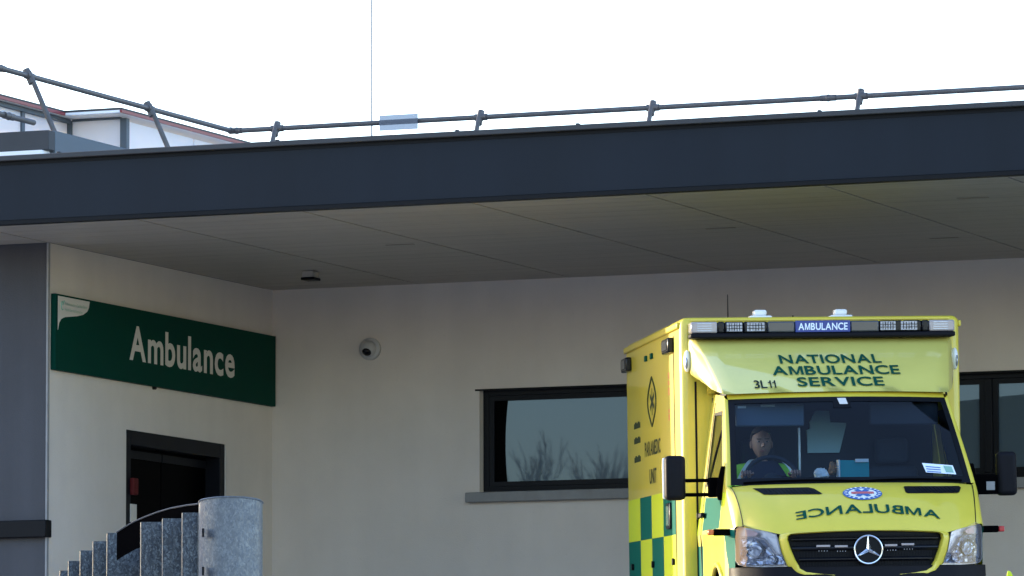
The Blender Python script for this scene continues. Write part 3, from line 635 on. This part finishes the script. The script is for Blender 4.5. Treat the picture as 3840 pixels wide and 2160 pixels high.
for s_ in (-1, 1):
    b_ = patch(side, lambda y, z, s_=s_: (s_*X(y, z), y, z), .1, [swin], lime_b+gb)
    sd = b_.build('cab_side', ['yellow', 'green', 'lime'], am, smooth=True, weld=True); sides.append(sd)
    w_ = MB()
    for i in range(len(swin)):
        a, b = swin[i-1], swin[i]; ca = Vector((sum(p[0] for p in swin)/5, sum(p[1] for p in swin)/5))
        def inn(p): q = Vector(p)+(ca-Vector(p)).normalized()*.035; return (q.x, q.y)
        ia, ib = inn(a), inn(b)
        w_.add([(s_*(X(*a)+.003), *a), (s_*(X(*b)+.003), *b), (s_*(X(*ib)+.003), *ib), (s_*(X(*ia)+.003), *ia)], [(0, 1, 2, 3)])
    w_.build('window_seal', 'black', sd)
    patch(swin, lambda y, z, s_=s_: (s_*(X(y, z)-.006), y, z), .15).build('side_window', 'sideglass', sd, smooth=True)
    MB().tube([(s_*(X(-.28, z)+.001), -.255, z) for z in (.45, .7, 1.0, 1.3, 1.6, 1.9, 2.02)], .005, 6).build('door_seam', 'plast', sd)
    MB().box(min(s_*.985, s_*1.02), max(s_*.985, s_*1.02), -.47, -.30, 1.13, 1.17).build('door_handle', 'plast', sd, bevel=.01)
    MB().tube([(s_*.990, .0-.16, 1.15), (s_*1.012, -.16, 1.15)], .026, 14).build('fuel_cap', 'plast', sd, smooth=True)
    MB().tube([(s_*(X(y, z)+.006), y, z) for y, z in arch], .02, 8).build('wheel_arch_lip', 'yellow', sd, smooth=True)
    MB().grid(lambda u, v, s_=s_: (s_*(.58+.38*v), -1.2+.40*math.cos(math.pi*u), .36+.39*math.sin(math.pi*u)), 14, 2).build('arch_liner', 'black', sd, smooth=True)
    # side marker stalk
    mk = MB().box(min(s_*.93, s_*1.075), max(s_*.93, s_*1.075), -1.72, -1.64, .968, 1.018).build('marker_stalk', 'rub', am, bevel=.008)
    MB().box(min(s_*1.076, s_*1.12), max(s_*1.076, s_*1.12), -1.715, -1.645, .972, 1.014).build('lamp_tip', 'orange' if s_ < 0 else 'redl', mk, bevel=.008)
# glass edge and pillars
def gl(u, v):                                                 # windscreen: u -1..1, v 0 bottom .. 1 top
    hw = .912+(.836-.912)*v
    return (u*hw, -1.475+(.68)*v-.11*(1-u*u)-.03*math.sin(math.pi*v), 1.346+.674*v+.01*(1-u*u)*v)
def glr(u, v, off=0): p = Vector(gl(u, v)); return (p.x, p.y-off*.72, p.z+off*.69)
fr_ = .045
scr = MB().grid(lambda u, v: glr(2*u-1, v), 20, 12).build('windscreen', 'screen', am, smooth=True)
frit = MB()
frit.grid(lambda u, v: glr(2*u-1, .075*v, .003), 24, 2); frit.grid(lambda u, v: glr(2*u-1, 1-.055*v, .003), 24, 2)
for s_ in (-1, 1): frit.grid(lambda u, v, s_=s_: glr(s_*(1-.05*u), .075+.87*v, .003), 2, 12)
frit.grid(lambda u, v: glr(-.02+.16*u-.04, .87+.08*v, .003), 4, 2)
frit.build('black_border', 'black', scr, smooth=True)
pl_ = MB()
for s_ in (-1, 1):
    def pil(u, v, s_=s_):
        a = Vector(gl(s_, v)); y = -1.42+.68*v; z = 1.352+.698*v; b = Vector((s_*X(y, z), y, z)); p = a.lerp(b, u); p.y -= .018*math.sin(math.pi*u); p.x += s_*.012*math.sin(math.pi*u); return tuple(p)
    pl_.grid(pil, 5, 12)
def hdr(u, v):
    a = Vector(gl(2*u-1, 1)); b = Vector((a.x*1.0, a.y+.16, 2.09)); p = a.lerp(b, v); p.z += .012*math.sin(math.pi*v); return tuple(p)
pl_.grid(hdr, 20, 4); pl_.grid(lambda u, v: ((2*u-1)*.86, -.66+.66*v, 2.086), 4, 2)
pl_.build('pillars', 'yellow', am, smooth=True)
# bonnet
HW0, HW1 = .875, .916
def hf(x): a = abs(x); return .992-.02*(a/.6)**2 if a < .6 else .972+.074*((a-.6)/.275)**1.1
def hp(u, t):
    x0, x1 = u*HW0, u*HW1
    f_ = Vector((x0, yf(x0)+.015, hf(x0))); r_ = Vector((x1, gl(u, 0)[1]-.012, 1.342+.012*(1-u*u)))
    p = f_.lerp(r_, t); b = 4*t*(1-t); p.z += .045*b; p.y -= .02*b
    a = abs(u); p.z += .016*b**.7*(1/(1+math.exp((a-.70+.08*t)*36)))-.010*max(0, a-.85)/.15
    if t < .12: p.z -= .012*(1-t/.12)**2
    return p
def hz(x, z, off=.004):
    lo, hi = 0, 1
    for _ in range(30):
        t = (lo+hi)/2; u = x/(HW0+(HW1-HW0)*t)
        if hp(u, t).z < z: lo = t
        else: hi = t
    p = hp(u, t); return (p.x, p.y-off*.5, p.z+off*.86)
hood = MB().grid(lambda u, v: tuple(hp(2*u-1, v)), 56, 22).build('bonnet', 'yellow', am, smooth=True, sharp=70)
for s_ in (-1, 1):
    sk = MB()
    def sw(u, v, s_=s_):
        a = hp(s_, v); y = -1.82+.40*v; z = 1.02+.332*v; b = Vector((s_*X(y, z), y, z)); p = a.lerp(b, u); n_ = math.sin(math.pi*u); p.z += .010*n_; p.x += s_*.012*n_; return tuple(p)
    sk.grid(sw, 5, 14)
    sk.build('wing_top', 'yellow', am, smooth=True, sharp=70)
for s_ in (-1, 1): MB().tube([tuple(hp(s_, v)+Vector((0, -.002, .002))) for v in [i/14 for i in range(15)]], .0035, 6).build('bonnet_gap', 'plast', hood)
# bonnet vents
for pl in ([(-.765, 1.318), (-.36, 1.318), (-.322, 1.308), (-.272, 1.266), (-.30, 1.262), (-.695, 1.266)], [(.358, 1.312), (.37, 1.318), (.80, 1.318), (.812, 1.306), (.782, 1.268), (.76, 1.262), (.372, 1.262), (.358, 1.27)]):
    v_ = patch(pl, lambda x, z: hz(x, z, .004), .05).build('bonnet_vent', 'black', hood)
    b_ = MB(); x0 = min(p[0] for p in pl); x1 = max(p[0] for p in pl); k = x0+.08
    while k < x1-.07: b_.tube([hz(k, 1.308, .006), hz(k+.028, 1.272, .006)], .0028, 5); k += .03
    b_.build('vent_slats', 'plast', v_)
# bonnet lettering (mirror writing on an arc) and crest
def hl(x, y):
    X_ = .585-1.085*x; c = X_-.03
    return hz(X_+.0*y, 1.112-.165*c*c+(.066-.018*abs(c))*y*1.0, .008)
lettering('AMBULANCE', hl, 'dgreen', hood, bold=.016, label='mirror-written green lettering')
cr_ = MB(); cx, cz, ra, rb = .026, 1.262, .148, .050
def ell(r0, r1, mi, n=40):
    vs = [hz(cx+ra*r*math.cos(2*math.pi*i/n), cz+rb*r*math.sin(2*math.pi*i/n), .006+.002*mi) for r in (r0, r1) for i in range(n)]
    cr_.add(vs, [(i, (i+1) % n, n+(i+1) % n, n+i) for i in range(n)], min(mi, 3))
ell(.72, 1, 0); ell(.001, .72, 1)
for k in range(20):
    a = 2*math.pi*k/20; q = [(cx+ra*r*math.cos(a+d), cz+rb*r*math.sin(a+d)) for r, d in ((.78, -.06), (.93, -.06), (.93, .06), (.78, .06))]
    cr_.add([hz(*p, .011) for p in q], [(0, 1, 2, 3)], 1)
for t in (0, 60, 120):
    dx, dz = .085*math.cos(R(t)), .03*math.sin(R(t)); nx, nz = -.02*math.sin(R(t)), .008*math.cos(R(t))
    cr_.add([hz(cx-dx-nx, cz-dz-nz, .013), hz(cx+dx-nx, cz+dz-nz, .013), hz(cx+dx+nx, cz+dz+nz, .013), hz(cx-dx+nx, cz-dz+nz, .013)], [(0, 1, 2, 3)], 2 if t else 3)
cr_.build('crest', ['blueink', 'paper', 'blueink', 'redink'], hood, weld=False)
# --- grille
hi_ = [(0, .984), (.30, .980), (.50, .971), (.55, .965), (.573, .950), (.577, .925), (.555, .85), (.523, .77), (.49, .712), (.445, .690), (.25, .672), (0, .662)]
ho_ = [(0, .992), (.30, .988), (.52, .980), (.585, .976), (.632, .962), (.640, .925), (.622, .84), (.588, .745), (.54, .665), (.475, .625), (.26, .603), (0, .595)]
inn_ = [(x, z) for x, z in hi_]+[(-x, z) for x, z in hi_[-2:0:-1]]; out_ = [(x, z) for x, z in ho_]+[(-x, z) for x, z in ho_[-2:0:-1]]
su = MB(); n_ = len(inn_)
rings = [[(x, yf(x)+.012, z) for x, z in out_], [(x*.7+a*.3, yf(x)-.022, z*.7+b*.3) for (x, z), (a, b) in zip(out_, inn_)], [(x*.2+a*.8, yf(a)-.026, z*.2+b*.8) for (x, z), (a, b) in zip(out_, inn_)], [(a, yf(a)-.012, b) for a, b in inn_], [(a*.995, yf(a)+.035, b*.998+.0016) for a, b in inn_]]
for r0, r1 in zip(rings, rings[1:]):
    su.add(r0+r1, [(i, (i+1) % n_, n_+(i+1) % n_, n_+i) for i in range(n_)])
grl = empty('grille', Matrix.Identity(4)); grl.parent = am
su.build('surround', 'yellow', grl, smooth=True, sharp=75)
patch(inn_[::-1], lambda x, z: (x, yf(x)+.03, z), .1).build('backing', 'black', grl)
for z, hh in ((.925, .028), (.858, .034), (.775, .030), (.715, .022)):
    wmax = .55 if z > .9 else (.545 if z > .8 else (.50 if z > .74 else .46))
    MB().grid(lambda u, v, z=z, hh=hh, w_=wmax: ((2*u-1)*w_, yf((2*u-1)*w_)+.012-.014*math.sin(math.pi*v), z+hh*(v-.5)), 24, 5).build('slat', 'gloss', grl, smooth=True)
mg = MB(); k = -.52
while k < .52: mg.box(k-.002, k+.002, yf(k)+.018, yf(k)+.022, .70, .955); k += .022
mg.build('mesh', 'plast', grl)
for x0, x1, z in ((-.374, -.271, .873), (-.240, -.143, .869), (.133, .226, .872), (.260, .356, .878)):
    l_ = MB().box(x0, x1, yf((x0+x1)/2)-.018, yf((x0+x1)/2)-.002, z-.008, z+.008).build('strobe_lamp', 'barend', grl, bevel=.003)
    s2 = MB()
    for k in range(4): s2.box(x0+.02+.02*k, x0+.024+.02*k, yf(x0)-.005, yf(x0)-.001, z-.040, z-.032)
    s2.build('rivets', 'led', l_)
ec = (.006, yf(0)-.035, .842)
em = MB().tube([(ec[0]+.103*math.cos(R(t)), ec[1]+.004, ec[2]+.103*math.sin(R(t))) for t in range(0, 360, 9)], .0075, 8, closed=True)
for t in (90, 210, 330):
    d = Vector((math.cos(R(t)), 0, math.sin(R(t)))); q = Vector((-d.z, 0, d.x)); c = Vector(ec)
    em.add([tuple(c+Vector((0, -.014, 0))), tuple(c+q*.014+d*.010), tuple(c+d*.101+q*.003), tuple(c+d*.101-q*.003), tuple(c-q*.014+d*.010), tuple(c+d*.1+Vector((0, -.004, 0)))], [(0, 1, 2, 5), (0, 5, 3, 4)])
em.build('round_emblem', 'chrome', grl, smooth=True, weld=False, sharp=20)
MB().tube([(ec[0], yf(0)-.008, ec[2]), (ec[0], yf(0)-.022, ec[2])], .108, 32).build('emblem_backing', 'black', grl)
# --- headlamps
hlp = [(.930, 1.008), (.905, 1.030), (.872, 1.040), (.80, 1.010), (.70, .984), (.655, .966), (.645, .925), (.624, .83), (.585, .735), (.57, .722), (.70, .722), (.87, .733), (.905, .745), (.928, .775)]
for s_ in (-1, 1):
    H_ = empty('headlamp', Matrix.Identity(4)); H_.parent = am
    f3 = lambda x, z, o=0, s_=s_: (s_*x, yf(x)-.004+o, z)
    patch(hlp, lambda x, z: f3(x, z), .05).build('lens', 'lens', H_, smooth=True)
    patch(hlp, lambda x, z: f3(x, z, .075), .05).build('housing', 'lamp', H_)
    rim = MB(); n_ = len(hlp); rim.add([f3(x, z) for x, z in hlp]+[f3(x, z, .075) for x, z in hlp], [(i, (i+1) % n_, n_+(i+1) % n_, n_+i) for i in range(n_)]); rim.build('rim', 'white', H_, weld=False)  # white colour stands in for the sunlit edge of the lamp
    bowl = [(.885, .945), (.80, .948), (.745, .928), (.705, .875), (.665, .815), (.615, .80), (.592, .74), (.87, .742), (.90, .765)]
    fa_ = random.Random(3 if s_ < 0 else 5)
    bb_ = patch(bowl, lambda x, z: f3(x, z, .035+fa_.uniform(-.006, .006)), .022).build('reflector_bowl', 'lampdark', H_)
    for cx_, cz_, r_ in ((.80, .852, .062), (.69, .782, .034)):
        MB().grid(lambda u, v, c=(cx_, cz_, r_): f3(c[0]+c[2]*(.25+.75*v)*math.cos(2*math.pi*u), c[1]+c[2]*(.25+.75*v)*math.sin(2*math.pi*u), .052-.045*v*v), 22, 4).build('projector', 'chrome', bb_, smooth=True)
    ind = [(.862, 1.012), (.80, .992), (.775, .975), (.79, .96), (.862, .958)]
    patch(ind, lambda x, z: f3(x, z, .03), .05).build('indicator', 'amber', H_)
    MB().tube([f3(x, z, .028) for x, z in ((.89, .951), (.80, .953), (.735, .93), (.695, .875), (.655, .82), (.605, .808))], .006, 6).build('bezel', 'chrome', H_, smooth=True)
# --- bumper and wheels
def bmp(u, v):
    x = (2*u-1)*.955; z = .25+.475*v
    return (x, yf(x)-.015-.035*math.sin(math.pi*min(1, v*1.05)), z)
bu = MB().grid(bmp, 36, 10)
for s_ in (-1, 1): bu.grid(lambda u, v, s_=s_: (s_*(.955+.01*u), bmp(1, v)[1]+(.26)*u, .25+.475*v), 4, 10)
bu.grid(lambda u, v: ((2*u-1)*.955, yf((2*u-1)*.955)-.02+.12*v, .722+.001*v), 36, 2)
bu.build('bumper', 'plast', am, smooth=True, sharp=50)
for s_ in (-1, 1):
    for y in (-1.2, 2.55):
        wh = empty('wheel', Matrix.Identity(4)); wh.parent = am
        MB().tube([(s_*q, y, .34) for q in (.72, .735, .90, .915)], [.30, .335, .335, .30], 32).build('tyre', 'tyre', wh, smooth=True)
        MB().tube([(s_*q, y, .34) for q in (.905, .92, .90)], [.205, .20, .08], 24).build('rim', 'rim', wh, smooth=True)
# --- mirrors
ml = empty('wing_mirror', Matrix.Identity(4)); ml.parent = am
MB().box(-1.368, -1.212, -1.16, -1.03, 1.25, 1.588).build('housing', 'plast', ml, bevel=.035, seg=4)
MB().box(-1.374, -1.22, -1.025, -1.0, 1.262, 1.576).build('rear_shell', 'white', ml, bevel=.012)
MB().box(-1.23, -.965, -1.12, -1.07, 1.385, 1.412).box(-1.23, -.965, -1.12, -1.07, 1.277, 1.305).build('arm', 'rub', ml, bevel=.006)
MB().prism([(-1.35, 1.24), (-1.12, 1.30), (-1.05, 1.42), (-1.18, 1.40), (-1.30, 1.50), (-1.33, 1.49)], lambda p, d: (-(X(p[0], p[1])-.002+d), p[0], p[1]), 0, .03).build('base', 'rub', ml, bevel=.004)
MB().box(-1.035, -.96, -1.15, -1.05, 1.27, 1.42).build('bracket', 'rub', ml, bevel=.01)
mr = empty('wing_mirror', Matrix.Identity(4)); mr.parent = am
MB().box(1.176, 1.326, -1.16, -1.03, 1.257, 1.592).build('housing', 'plast', mr, bevel=.035, seg=4)
MB().box(1.186, 1.318, -1.025, -1.0, 1.27, 1.58).build('mirror_glass', 'chrome', mr, bevel=.008)
MB().box(.945, 1.19, -1.13, -1.06, 1.268, 1.42).build('arm', 'rub', mr, bevel=.012)
MB().box(1.09, 1.155, -1.134, -1.131, 1.30, 1.365).build('pale_plate', 'sill', mr)
MB().prism([(-1.35, 1.24), (-1.12, 1.27), (-1.05, 1.42), (-1.18, 1.42), (-1.30, 1.50), (-1.33, 1.49)], lambda p, d: ((X(p[0], p[1])-.002+d), p[0], p[1]), 0, .03).build('base', 'rub', mr, bevel=.004)
# --- cab interior
it = empty('cab_interior', Matrix.Identity(4)); it.parent = am
MB().box(-.86, .86, -.05, -.02, .5, 2.07).build('bulkhead', 'dark', it)
MB().box(-.9, .9, -1.6, -.06, .46, .5).build('floor', 'dark', it)
MB().grid(lambda u, v: ((2*u-1)*.88, gl(2*u-1, 0)[1]+.03+.42*v, 1.335+.03*math.sin(math.pi*v)-.12*v*v), 16, 6).grid(lambda u, v: ((2*u-1)*.88, -1.03+.05*v+.001, 1.215-.6*v), 8, 3).build('dashboard', 'dark', it, smooth=True)
MB().grid(lambda u, v: (-.52+.23*(2*u-1), -1.25+.16*v, 1.34+.085*math.sin(math.pi*u)**.7), 14, 3).build('binnacle', 'dark', it, smooth=True)
MB().box(-.84, .84, -.72, -.06, 2.06, 2.08).build('headlining', 'dark', it)
pp = [(-.128, 1.632), (.122, 1.632), (.178, 1.842), (.178, 1.862), (.055, 1.868), (.045, 1.957), (-.062, 1.957), (-.105, 1.87), (-.105, 1.82), (-.128, 1.81)]
MB().prism(pp, lambda p, d: (p[0], d, p[1]), -.09, -.055).build('partition_panel', 'panel', it)
MB().box(-.245, -.225, -.40, -.38, 1.45, 1.82).build('grab_pole', 'lamp', it, bevel=.006)
for x in (-.515, .52):
    vz = MB().box(x-.265, x+.265, -.80, -.775, 1.815, 1.985).build('sun_visor', 'visor' if x < 0 else 'dark', it, bevel=.012)
    if x < 0:
        MB().box(-.762, -.698, -.806, -.802, 1.955, 1.972).build('label', 'paper', vz); MB().box(-.585, -.475, -.806, -.802, 1.965, 1.98).build('label', 'paper', vz)
for x in (-.53, .52):
    se = MB().box(x-.25, x+.25, -.75, -.25, .82, .98).build('seat', 'seatm', it, bevel=.05, seg=3)
    MB().add([(x-.24, -.30, .95), (x+.24, -.30, .95), (x+.24, -.17, .95), (x-.24, -.17, .95), (x-.20, -.19, 1.52), (x+.20, -.19, 1.52), (x+.20, -.08, 1.52), (x-.20, -.08, 1.52)], [(0, 3, 2, 1), (4, 5, 6, 7), (0, 1, 5, 4), (1, 2, 6, 5), (2, 3, 7, 6), (3, 0, 4, 7)]).build('backrest', 'seatm', se, bevel=.04, seg=3)
    MB().box(x-.13, x+.13, -.20, -.11, 1.54, 1.74).build('headrest', 'seatm', se, bevel=.035, seg=3)
swc = Vector((-.525, -.93, 1.392)); su_ = Vector((1, 0, 0)); sv_ = Vector((0, .42, .907))
sw_ = MB().tube([tuple(swc+su_*.205*math.cos(R(t))+sv_*.205*math.sin(R(t))) for t in range(0, 360, 10)], .017, 10, closed=True)
for t in (0, 180, 270): sw_.tube([tuple(swc), tuple(swc+su_*.2*math.cos(R(t))+sv_*.2*math.sin(R(t)))], .016, 6)
sw_.ball(tuple(swc), (.075, .04, .065), 14, 8); sw_.build('steering_wheel', 'dark', it, smooth=True)
# --- stickers on the glass
def gs(x, z, off=.006):
    v = (z-1.346)/.674; hw = .912-.076*v; return glr(x/hw, v, off)
a_ = [(.552, 1.497), (.790, 1.478), (.806, 1.408), (.572, 1.425)]
MB().add([gs(*p) for p in a_], [(0, 1, 2, 3)]).build('permit_sticker', 'wletter', scr)
q_ = MB()
for k in range(3): q_.add([gs(.575+.002*k, 1.472-.018*k, .008), gs(.69, 1.463-.018*k, .008), gs(.69, 1.457-.018*k, .008), gs(.576+.002*k, 1.465-.018*k, .008)], [(0, 1, 2, 3)])
q_.add([gs(.715, 1.474, .008), gs(.778, 1.469, .008), gs(.790, 1.420, .008), gs(.728, 1.424, .008)], [(0, 1, 2, 3)], 1)
q_.build('sticker_print', ['blueink', 'grnink'], scr)
MB().add([gs(-.015, 2.005, .009), gs(.052, 2.005, .009), gs(.060, 1.957, .009), gs(-.002, 1.957, .009)], [(0, 1, 2, 3)]).build('tax_sticker', 'cream', scr)
MB().tube([glr(-.9+1.0*i/10, .012+.02*math.sin(i/10*3), .014) for i in range(11)], .008, 6).tube([glr(.02+.9*i/10, .012+.02*math.sin(i/10*3), .014) for i in range(11)], .008, 6).build('wiper', 'rub', am, smooth=True)

# ------------------------------------------------------------------ loose things on the dashboard
def loc(p): return tuple(p)
tb = empty('carton', MA, 'teal carton with pale flap on the ambulance dashboard', 'carton')
MB().add([(-.062, -1.36, 1.388), (.158, -1.36, 1.388), (.158, -1.24, 1.388), (-.062, -1.24, 1.388), (-.066, -1.37, 1.532), (.156, -1.37, 1.528), (.156, -1.25, 1.528), (-.066, -1.25, 1.532)], [(0, 3, 2, 1), (4, 5, 6, 7), (0, 1, 5, 4), (1, 2, 6, 5), (2, 3, 7, 6), (3, 0, 4, 7)]).build('body', 'teal', tb, bevel=.004)
MB().box(.05, .15, -1.385, -1.372, 1.515, 1.54).build('flap', 'paper', tb); MB().box(-.078, -.066, -1.372, -1.26, 1.40, 1.535).build('side_flap', 'paper', tb)
def crumple(name, c, r, m, label, cat):
    rr = random.Random(hash(name) % 100 if 0 else 11+len(name))
    o = MB().ball((0, 0, 0), r, 12, 8, fn=lambda p: p*(1+rr.uniform(-.28, .28))).build(name, m); o.matrix_world = MA @ Matrix.Translation(c); return tag(o, label, cat)
crumple('crumpled_paper', (-.20, -1.28, 1.415), (.06, .05, .055), 'paper', 'crumpled white paper on the dashboard beside the driver', 'paper')
crumple('pouch', (-.105, -1.25, 1.475), (.035, .04, .045), 'tan', 'small tan pouch between crumpled paper and teal carton', 'pouch')

# ------------------------------------------------------------------ driver
pe_ = empty('person', MA, 'driver in yellow-green hi-vis jacket seated behind the ambulance steering wheel', 'person')
def skinned(name, chains, m, parent, sub=1, root=0):          # chains of (point, radius): skin modifier applied to a mesh
    bm = bmesh.new(); lay = bm.verts.layers.skin.verify(); first = True; store = {}
    for ch_ in chains:
        prev = None
        for p, r_ in ch_:
            key = tuple(round(c, 4) for c in p)
            v = store.get(key)
            if v is None:
                v = bm.verts.new(p); store[key] = v; v[lay].radius = r_ if isinstance(r_, tuple) else (r_, r_)
                if first: v[lay].use_root = True; first = False
            if prev is not None and prev != v:
                try: bm.edges.new((prev, v))
                except ValueError: pass
            prev = v
    me = bpy.data.meshes.new(name); bm.to_mesh(me); bm.free(); o = bpy.data.objects.new(name, me); COL.objects.link(o)
    o.modifiers.new('s', 'SKIN').use_smooth_shade = True; q = o.modifiers.new('u', 'SUBSURF'); q.levels = sub; q.render_levels = sub
    bpy.context.view_layer.update(); out = bpy.data.meshes.new_from_object(o.evaluated_get(bpy.context.evaluated_depsgraph_get()))
    bpy.data.objects.remove(o); out.polygons.foreach_set('use_smooth', [True]*len(out.polygons)); return out
HX, HY = -.535, -.44
hips = (HX, -.38, 1.05); chest = (HX, -.36, 1.36); neck = (HX, -.38, 1.545); nk2 = (HX, -.40, 1.60); head = (HX, HY, 1.70)
chains = [[(hips, .15), ((HX, -.35, 1.20), .13), (chest, (.15, .11)), ((HX, -.37, 1.48), .08), (neck, .055), (nk2, .055)]]
hands = []
for s_ in (-1, 1):
    sh_ = (HX+s_*.19, -.36, 1.47); el = (HX+s_*.25, -.58, 1.24); wr = (HX+s_*.19, -.80, 1.40)
    chains.append([((HX, -.37, 1.48), .08), (sh_, .065), (el, .045), (wr, .028)])
    chains.append([(hips, .15), ((HX+s_*.10, -.55, 1.04), .09), ((HX+s_*.13, -.85, 1.00), .065), ((HX+s_*.13, -.92, .62), .045), ((HX+s_*.13, -1.05, .54), .035)])
    hands.append((s_, wr))
body = skinned('body', chains, None, pe_)
bmx = MB(); bmx.add([tuple(v.co) for v in body.vertices], [tuple(p.vertices) for p in body.polygons], 0)
def hfn(p):
    q = Vector(p)
    if p.z < -.2: q.x *= 1-.28*(-p.z-.2); q.y = q.y*(1-.12*(-p.z-.2))-.10*(-p.z-.2)
    if p.y > 0: q.y *= 1.05
    return q
bmx.ball((HX, HY, 1.70), (.078, .098, .122), 24, 18, 0, hfn)
bmx.add([(HX-.006, HY-.094, 1.72), (HX+.006, HY-.094, 1.72), (HX+.018, HY-.094, 1.668), (HX-.018, HY-.094, 1.668), (HX, HY-.128, 1.676)], [(0, 1, 4), (1, 2, 4), (2, 3, 4), (3, 0, 4)], 0)
for s_ in (-1, 1):
    bmx.ball((HX+s_*.031, HY-.084, 1.708), (.013, .009, .0055), 8, 6, 1); bmx.ball((HX+s_*.031, HY-.0925, 1.708), (.006, .004, .006), 8, 6, 2)
    bmx.ball((HX+s_*.080, HY+.012, 1.69), (.010, .022, .032), 8, 6, 0); bmx.box(HX+s_*.031-.018, HX+s_*.031+.018, HY-.098, HY-.086, 1.726, 1.732, 2)
bmx.ball((HX, HY-.088, 1.635), (.026, .010, .007), 10, 6, 3)
for s_, wr in hands:                                          # palm, four curled fingers and a thumb on the rim
    wv = Vector(wr); rim_ = Vector((swc.x+s_*.19, swc.y+.05*.42, swc.z+.07)); dv = (rim_-wv); pc_ = wv+dv*.75
    bmx.ball(tuple(wv+dv*.55), (.038, .045, .022), 12, 8, 0)
    for k in range(4):
        o_ = Vector((s_*.030-s_*.0195*k, 0, .012)); b0 = pc_+o_; ln_ = (.8, 1, .95, .75)[k]
        bmx.tube([tuple(b0), tuple(b0+Vector((0, -.030*ln_, .012))), tuple(b0+Vector((0, -.048*ln_, -.010))), tuple(b0+Vector((0, -.036*ln_, -.032)))], [.009, .0085, .008, .0065], 7, 0)
    bmx.tube([tuple(wv+dv*.5+Vector((-s_*.03, 0, 0))), tuple(pc_+Vector((-s_*.052, -.01, .004))), tuple(pc_+Vector((-s_*.05, -.035, .010)))], [.011, .010, .008], 7, 0)
bmx.build('body', ['skin', 'eye', 'hair', 'lip'], pe_, smooth=True, weld=False)
MB().ball((HX, HY+.012, 1.728), (.088, .104, .108), 22, 14, fn=lambda p: (Vector((p.x, max(p.y, -.72-.0*p.z) if p.z > .3 else max(p.y, -.05-.5*max(0, p.z)), max(p.z, -.55))))).build('hair', 'hair', pe_, smooth=True)
jc = [[(hips, .17), ((HX, -.35, 1.20), .155), (chest, (.18, .135)), ((HX, -.37, 1.475), (.12, .09)), ((HX, -.375, 1.53), .062)]]
for s_ in (-1, 1): jc.append([((HX, -.37, 1.475), (.12, .09)), ((HX+s_*.20, -.36, 1.475), .082), ((HX+s_*.25, -.58, 1.24), .062), ((HX+s_*.19, -.79, 1.39), .045)])
jm = skinned('jacket', jc, None, pe_); jm.materials.append(M['hivis']); jo = bpy.data.objects.new('jacket', jm); COL.objects.link(jo); jo.parent = pe_
ts = MB()
for s_ in (-1, 1):
    ts.grid(lambda u, v, s_=s_: (HX+.02+s_*(.075+.03*u+.15*v), -.43-.16*math.sin(min(1, v*1.6)*math.pi/2), 1.575-.02*v-.19*v*v), 2, 10)
ts.build('reflective_stripe', 'refl', jo, smooth=True)
MB().grid(lambda u, v: (HX+.02+(2*u-1)*(.095+.12*min(1, v*1.5)), -.44-.10*min(1, v*3)**.6-.03*math.sin(math.pi*u), 1.56-.33*v), 8, 8).build('dark_top', 'cloth', pe_, smooth=True)

# ================================================================== bare trees on the far side of the yard, mirrored in the ribbon window
def tree(x, y, ztop, seed, label):
    rr = random.Random(seed); z0 = zg(x, y); t = empty('bare_tree', Matrix.Translation((x, y, z0)), label, 'tree', 'bare trees mirrored in the window')
    tr = MB(); cw = MB(); hgt = 7
    def br(p, d, ln_, r_, dep, mb):
        q = p+d*ln_; mid = p+d*ln_*.5+Vector((rr.uniform(-1, 1), rr.uniform(-1, 1), 0))*ln_*.05
        r_ = max(r_, .009); mb.tube([p, mid, q], [r_, r_*.85, r_*.7], 5 if dep > 2 else 3)
        if dep == 0: return
        for _ in range(3):
            nd = (d+Vector((rr.uniform(-1, 1), rr.uniform(-1, 1), rr.uniform(.1, .8)))*.5).normalized()
            br(p+d*ln_*rr.uniform(.45, 1), nd, ln_*rr.uniform(.6, .8), r_*.5, dep-1, cw)
    br(Vector((0, 0, -.1)), Vector((rr.uniform(-.06, .06), rr.uniform(-.06, .06), 1)).normalized(), hgt*.34, .09, 6, tr)
    k = (ztop-z0)/max(v[2] for v in cw.v)
    for m_ in (tr, cw): m_.v = [(v[0]*k*.8, v[1]*k*.8, v[2]*k) for v in m_.v]
    tr.build('trunk', 'bark', t, smooth=True); cw.build('crown', 'bark', t, weld=False)
wp_ = C0+AD*3.0; rd = (AD*-.372+BD*-.928).normalized(); sd_ = Vector((-rd.y, rd.x, 0))
for k, (dist, off, hgt) in enumerate(((44, -2.3, 7.2), (43, .1, 7.3), (46, 1.5, 7.1), (50, 3.4, 7.1))):
    p = wp_+rd*dist+sd_*off
    tree(p.x, p.y, hgt, 20+k, ['leafless tree mirrored at the right end of the ribbon window', 'tallest leafless tree mirrored in the ribbon window', 'leafless tree mirrored near the middle of the ribbon window', 'leafless tree mirrored at the left end of the ribbon window'][k])
print('faces', sum(len(o.data.polygons) for o in bpy.data.objects if o.type == 'MESH'))
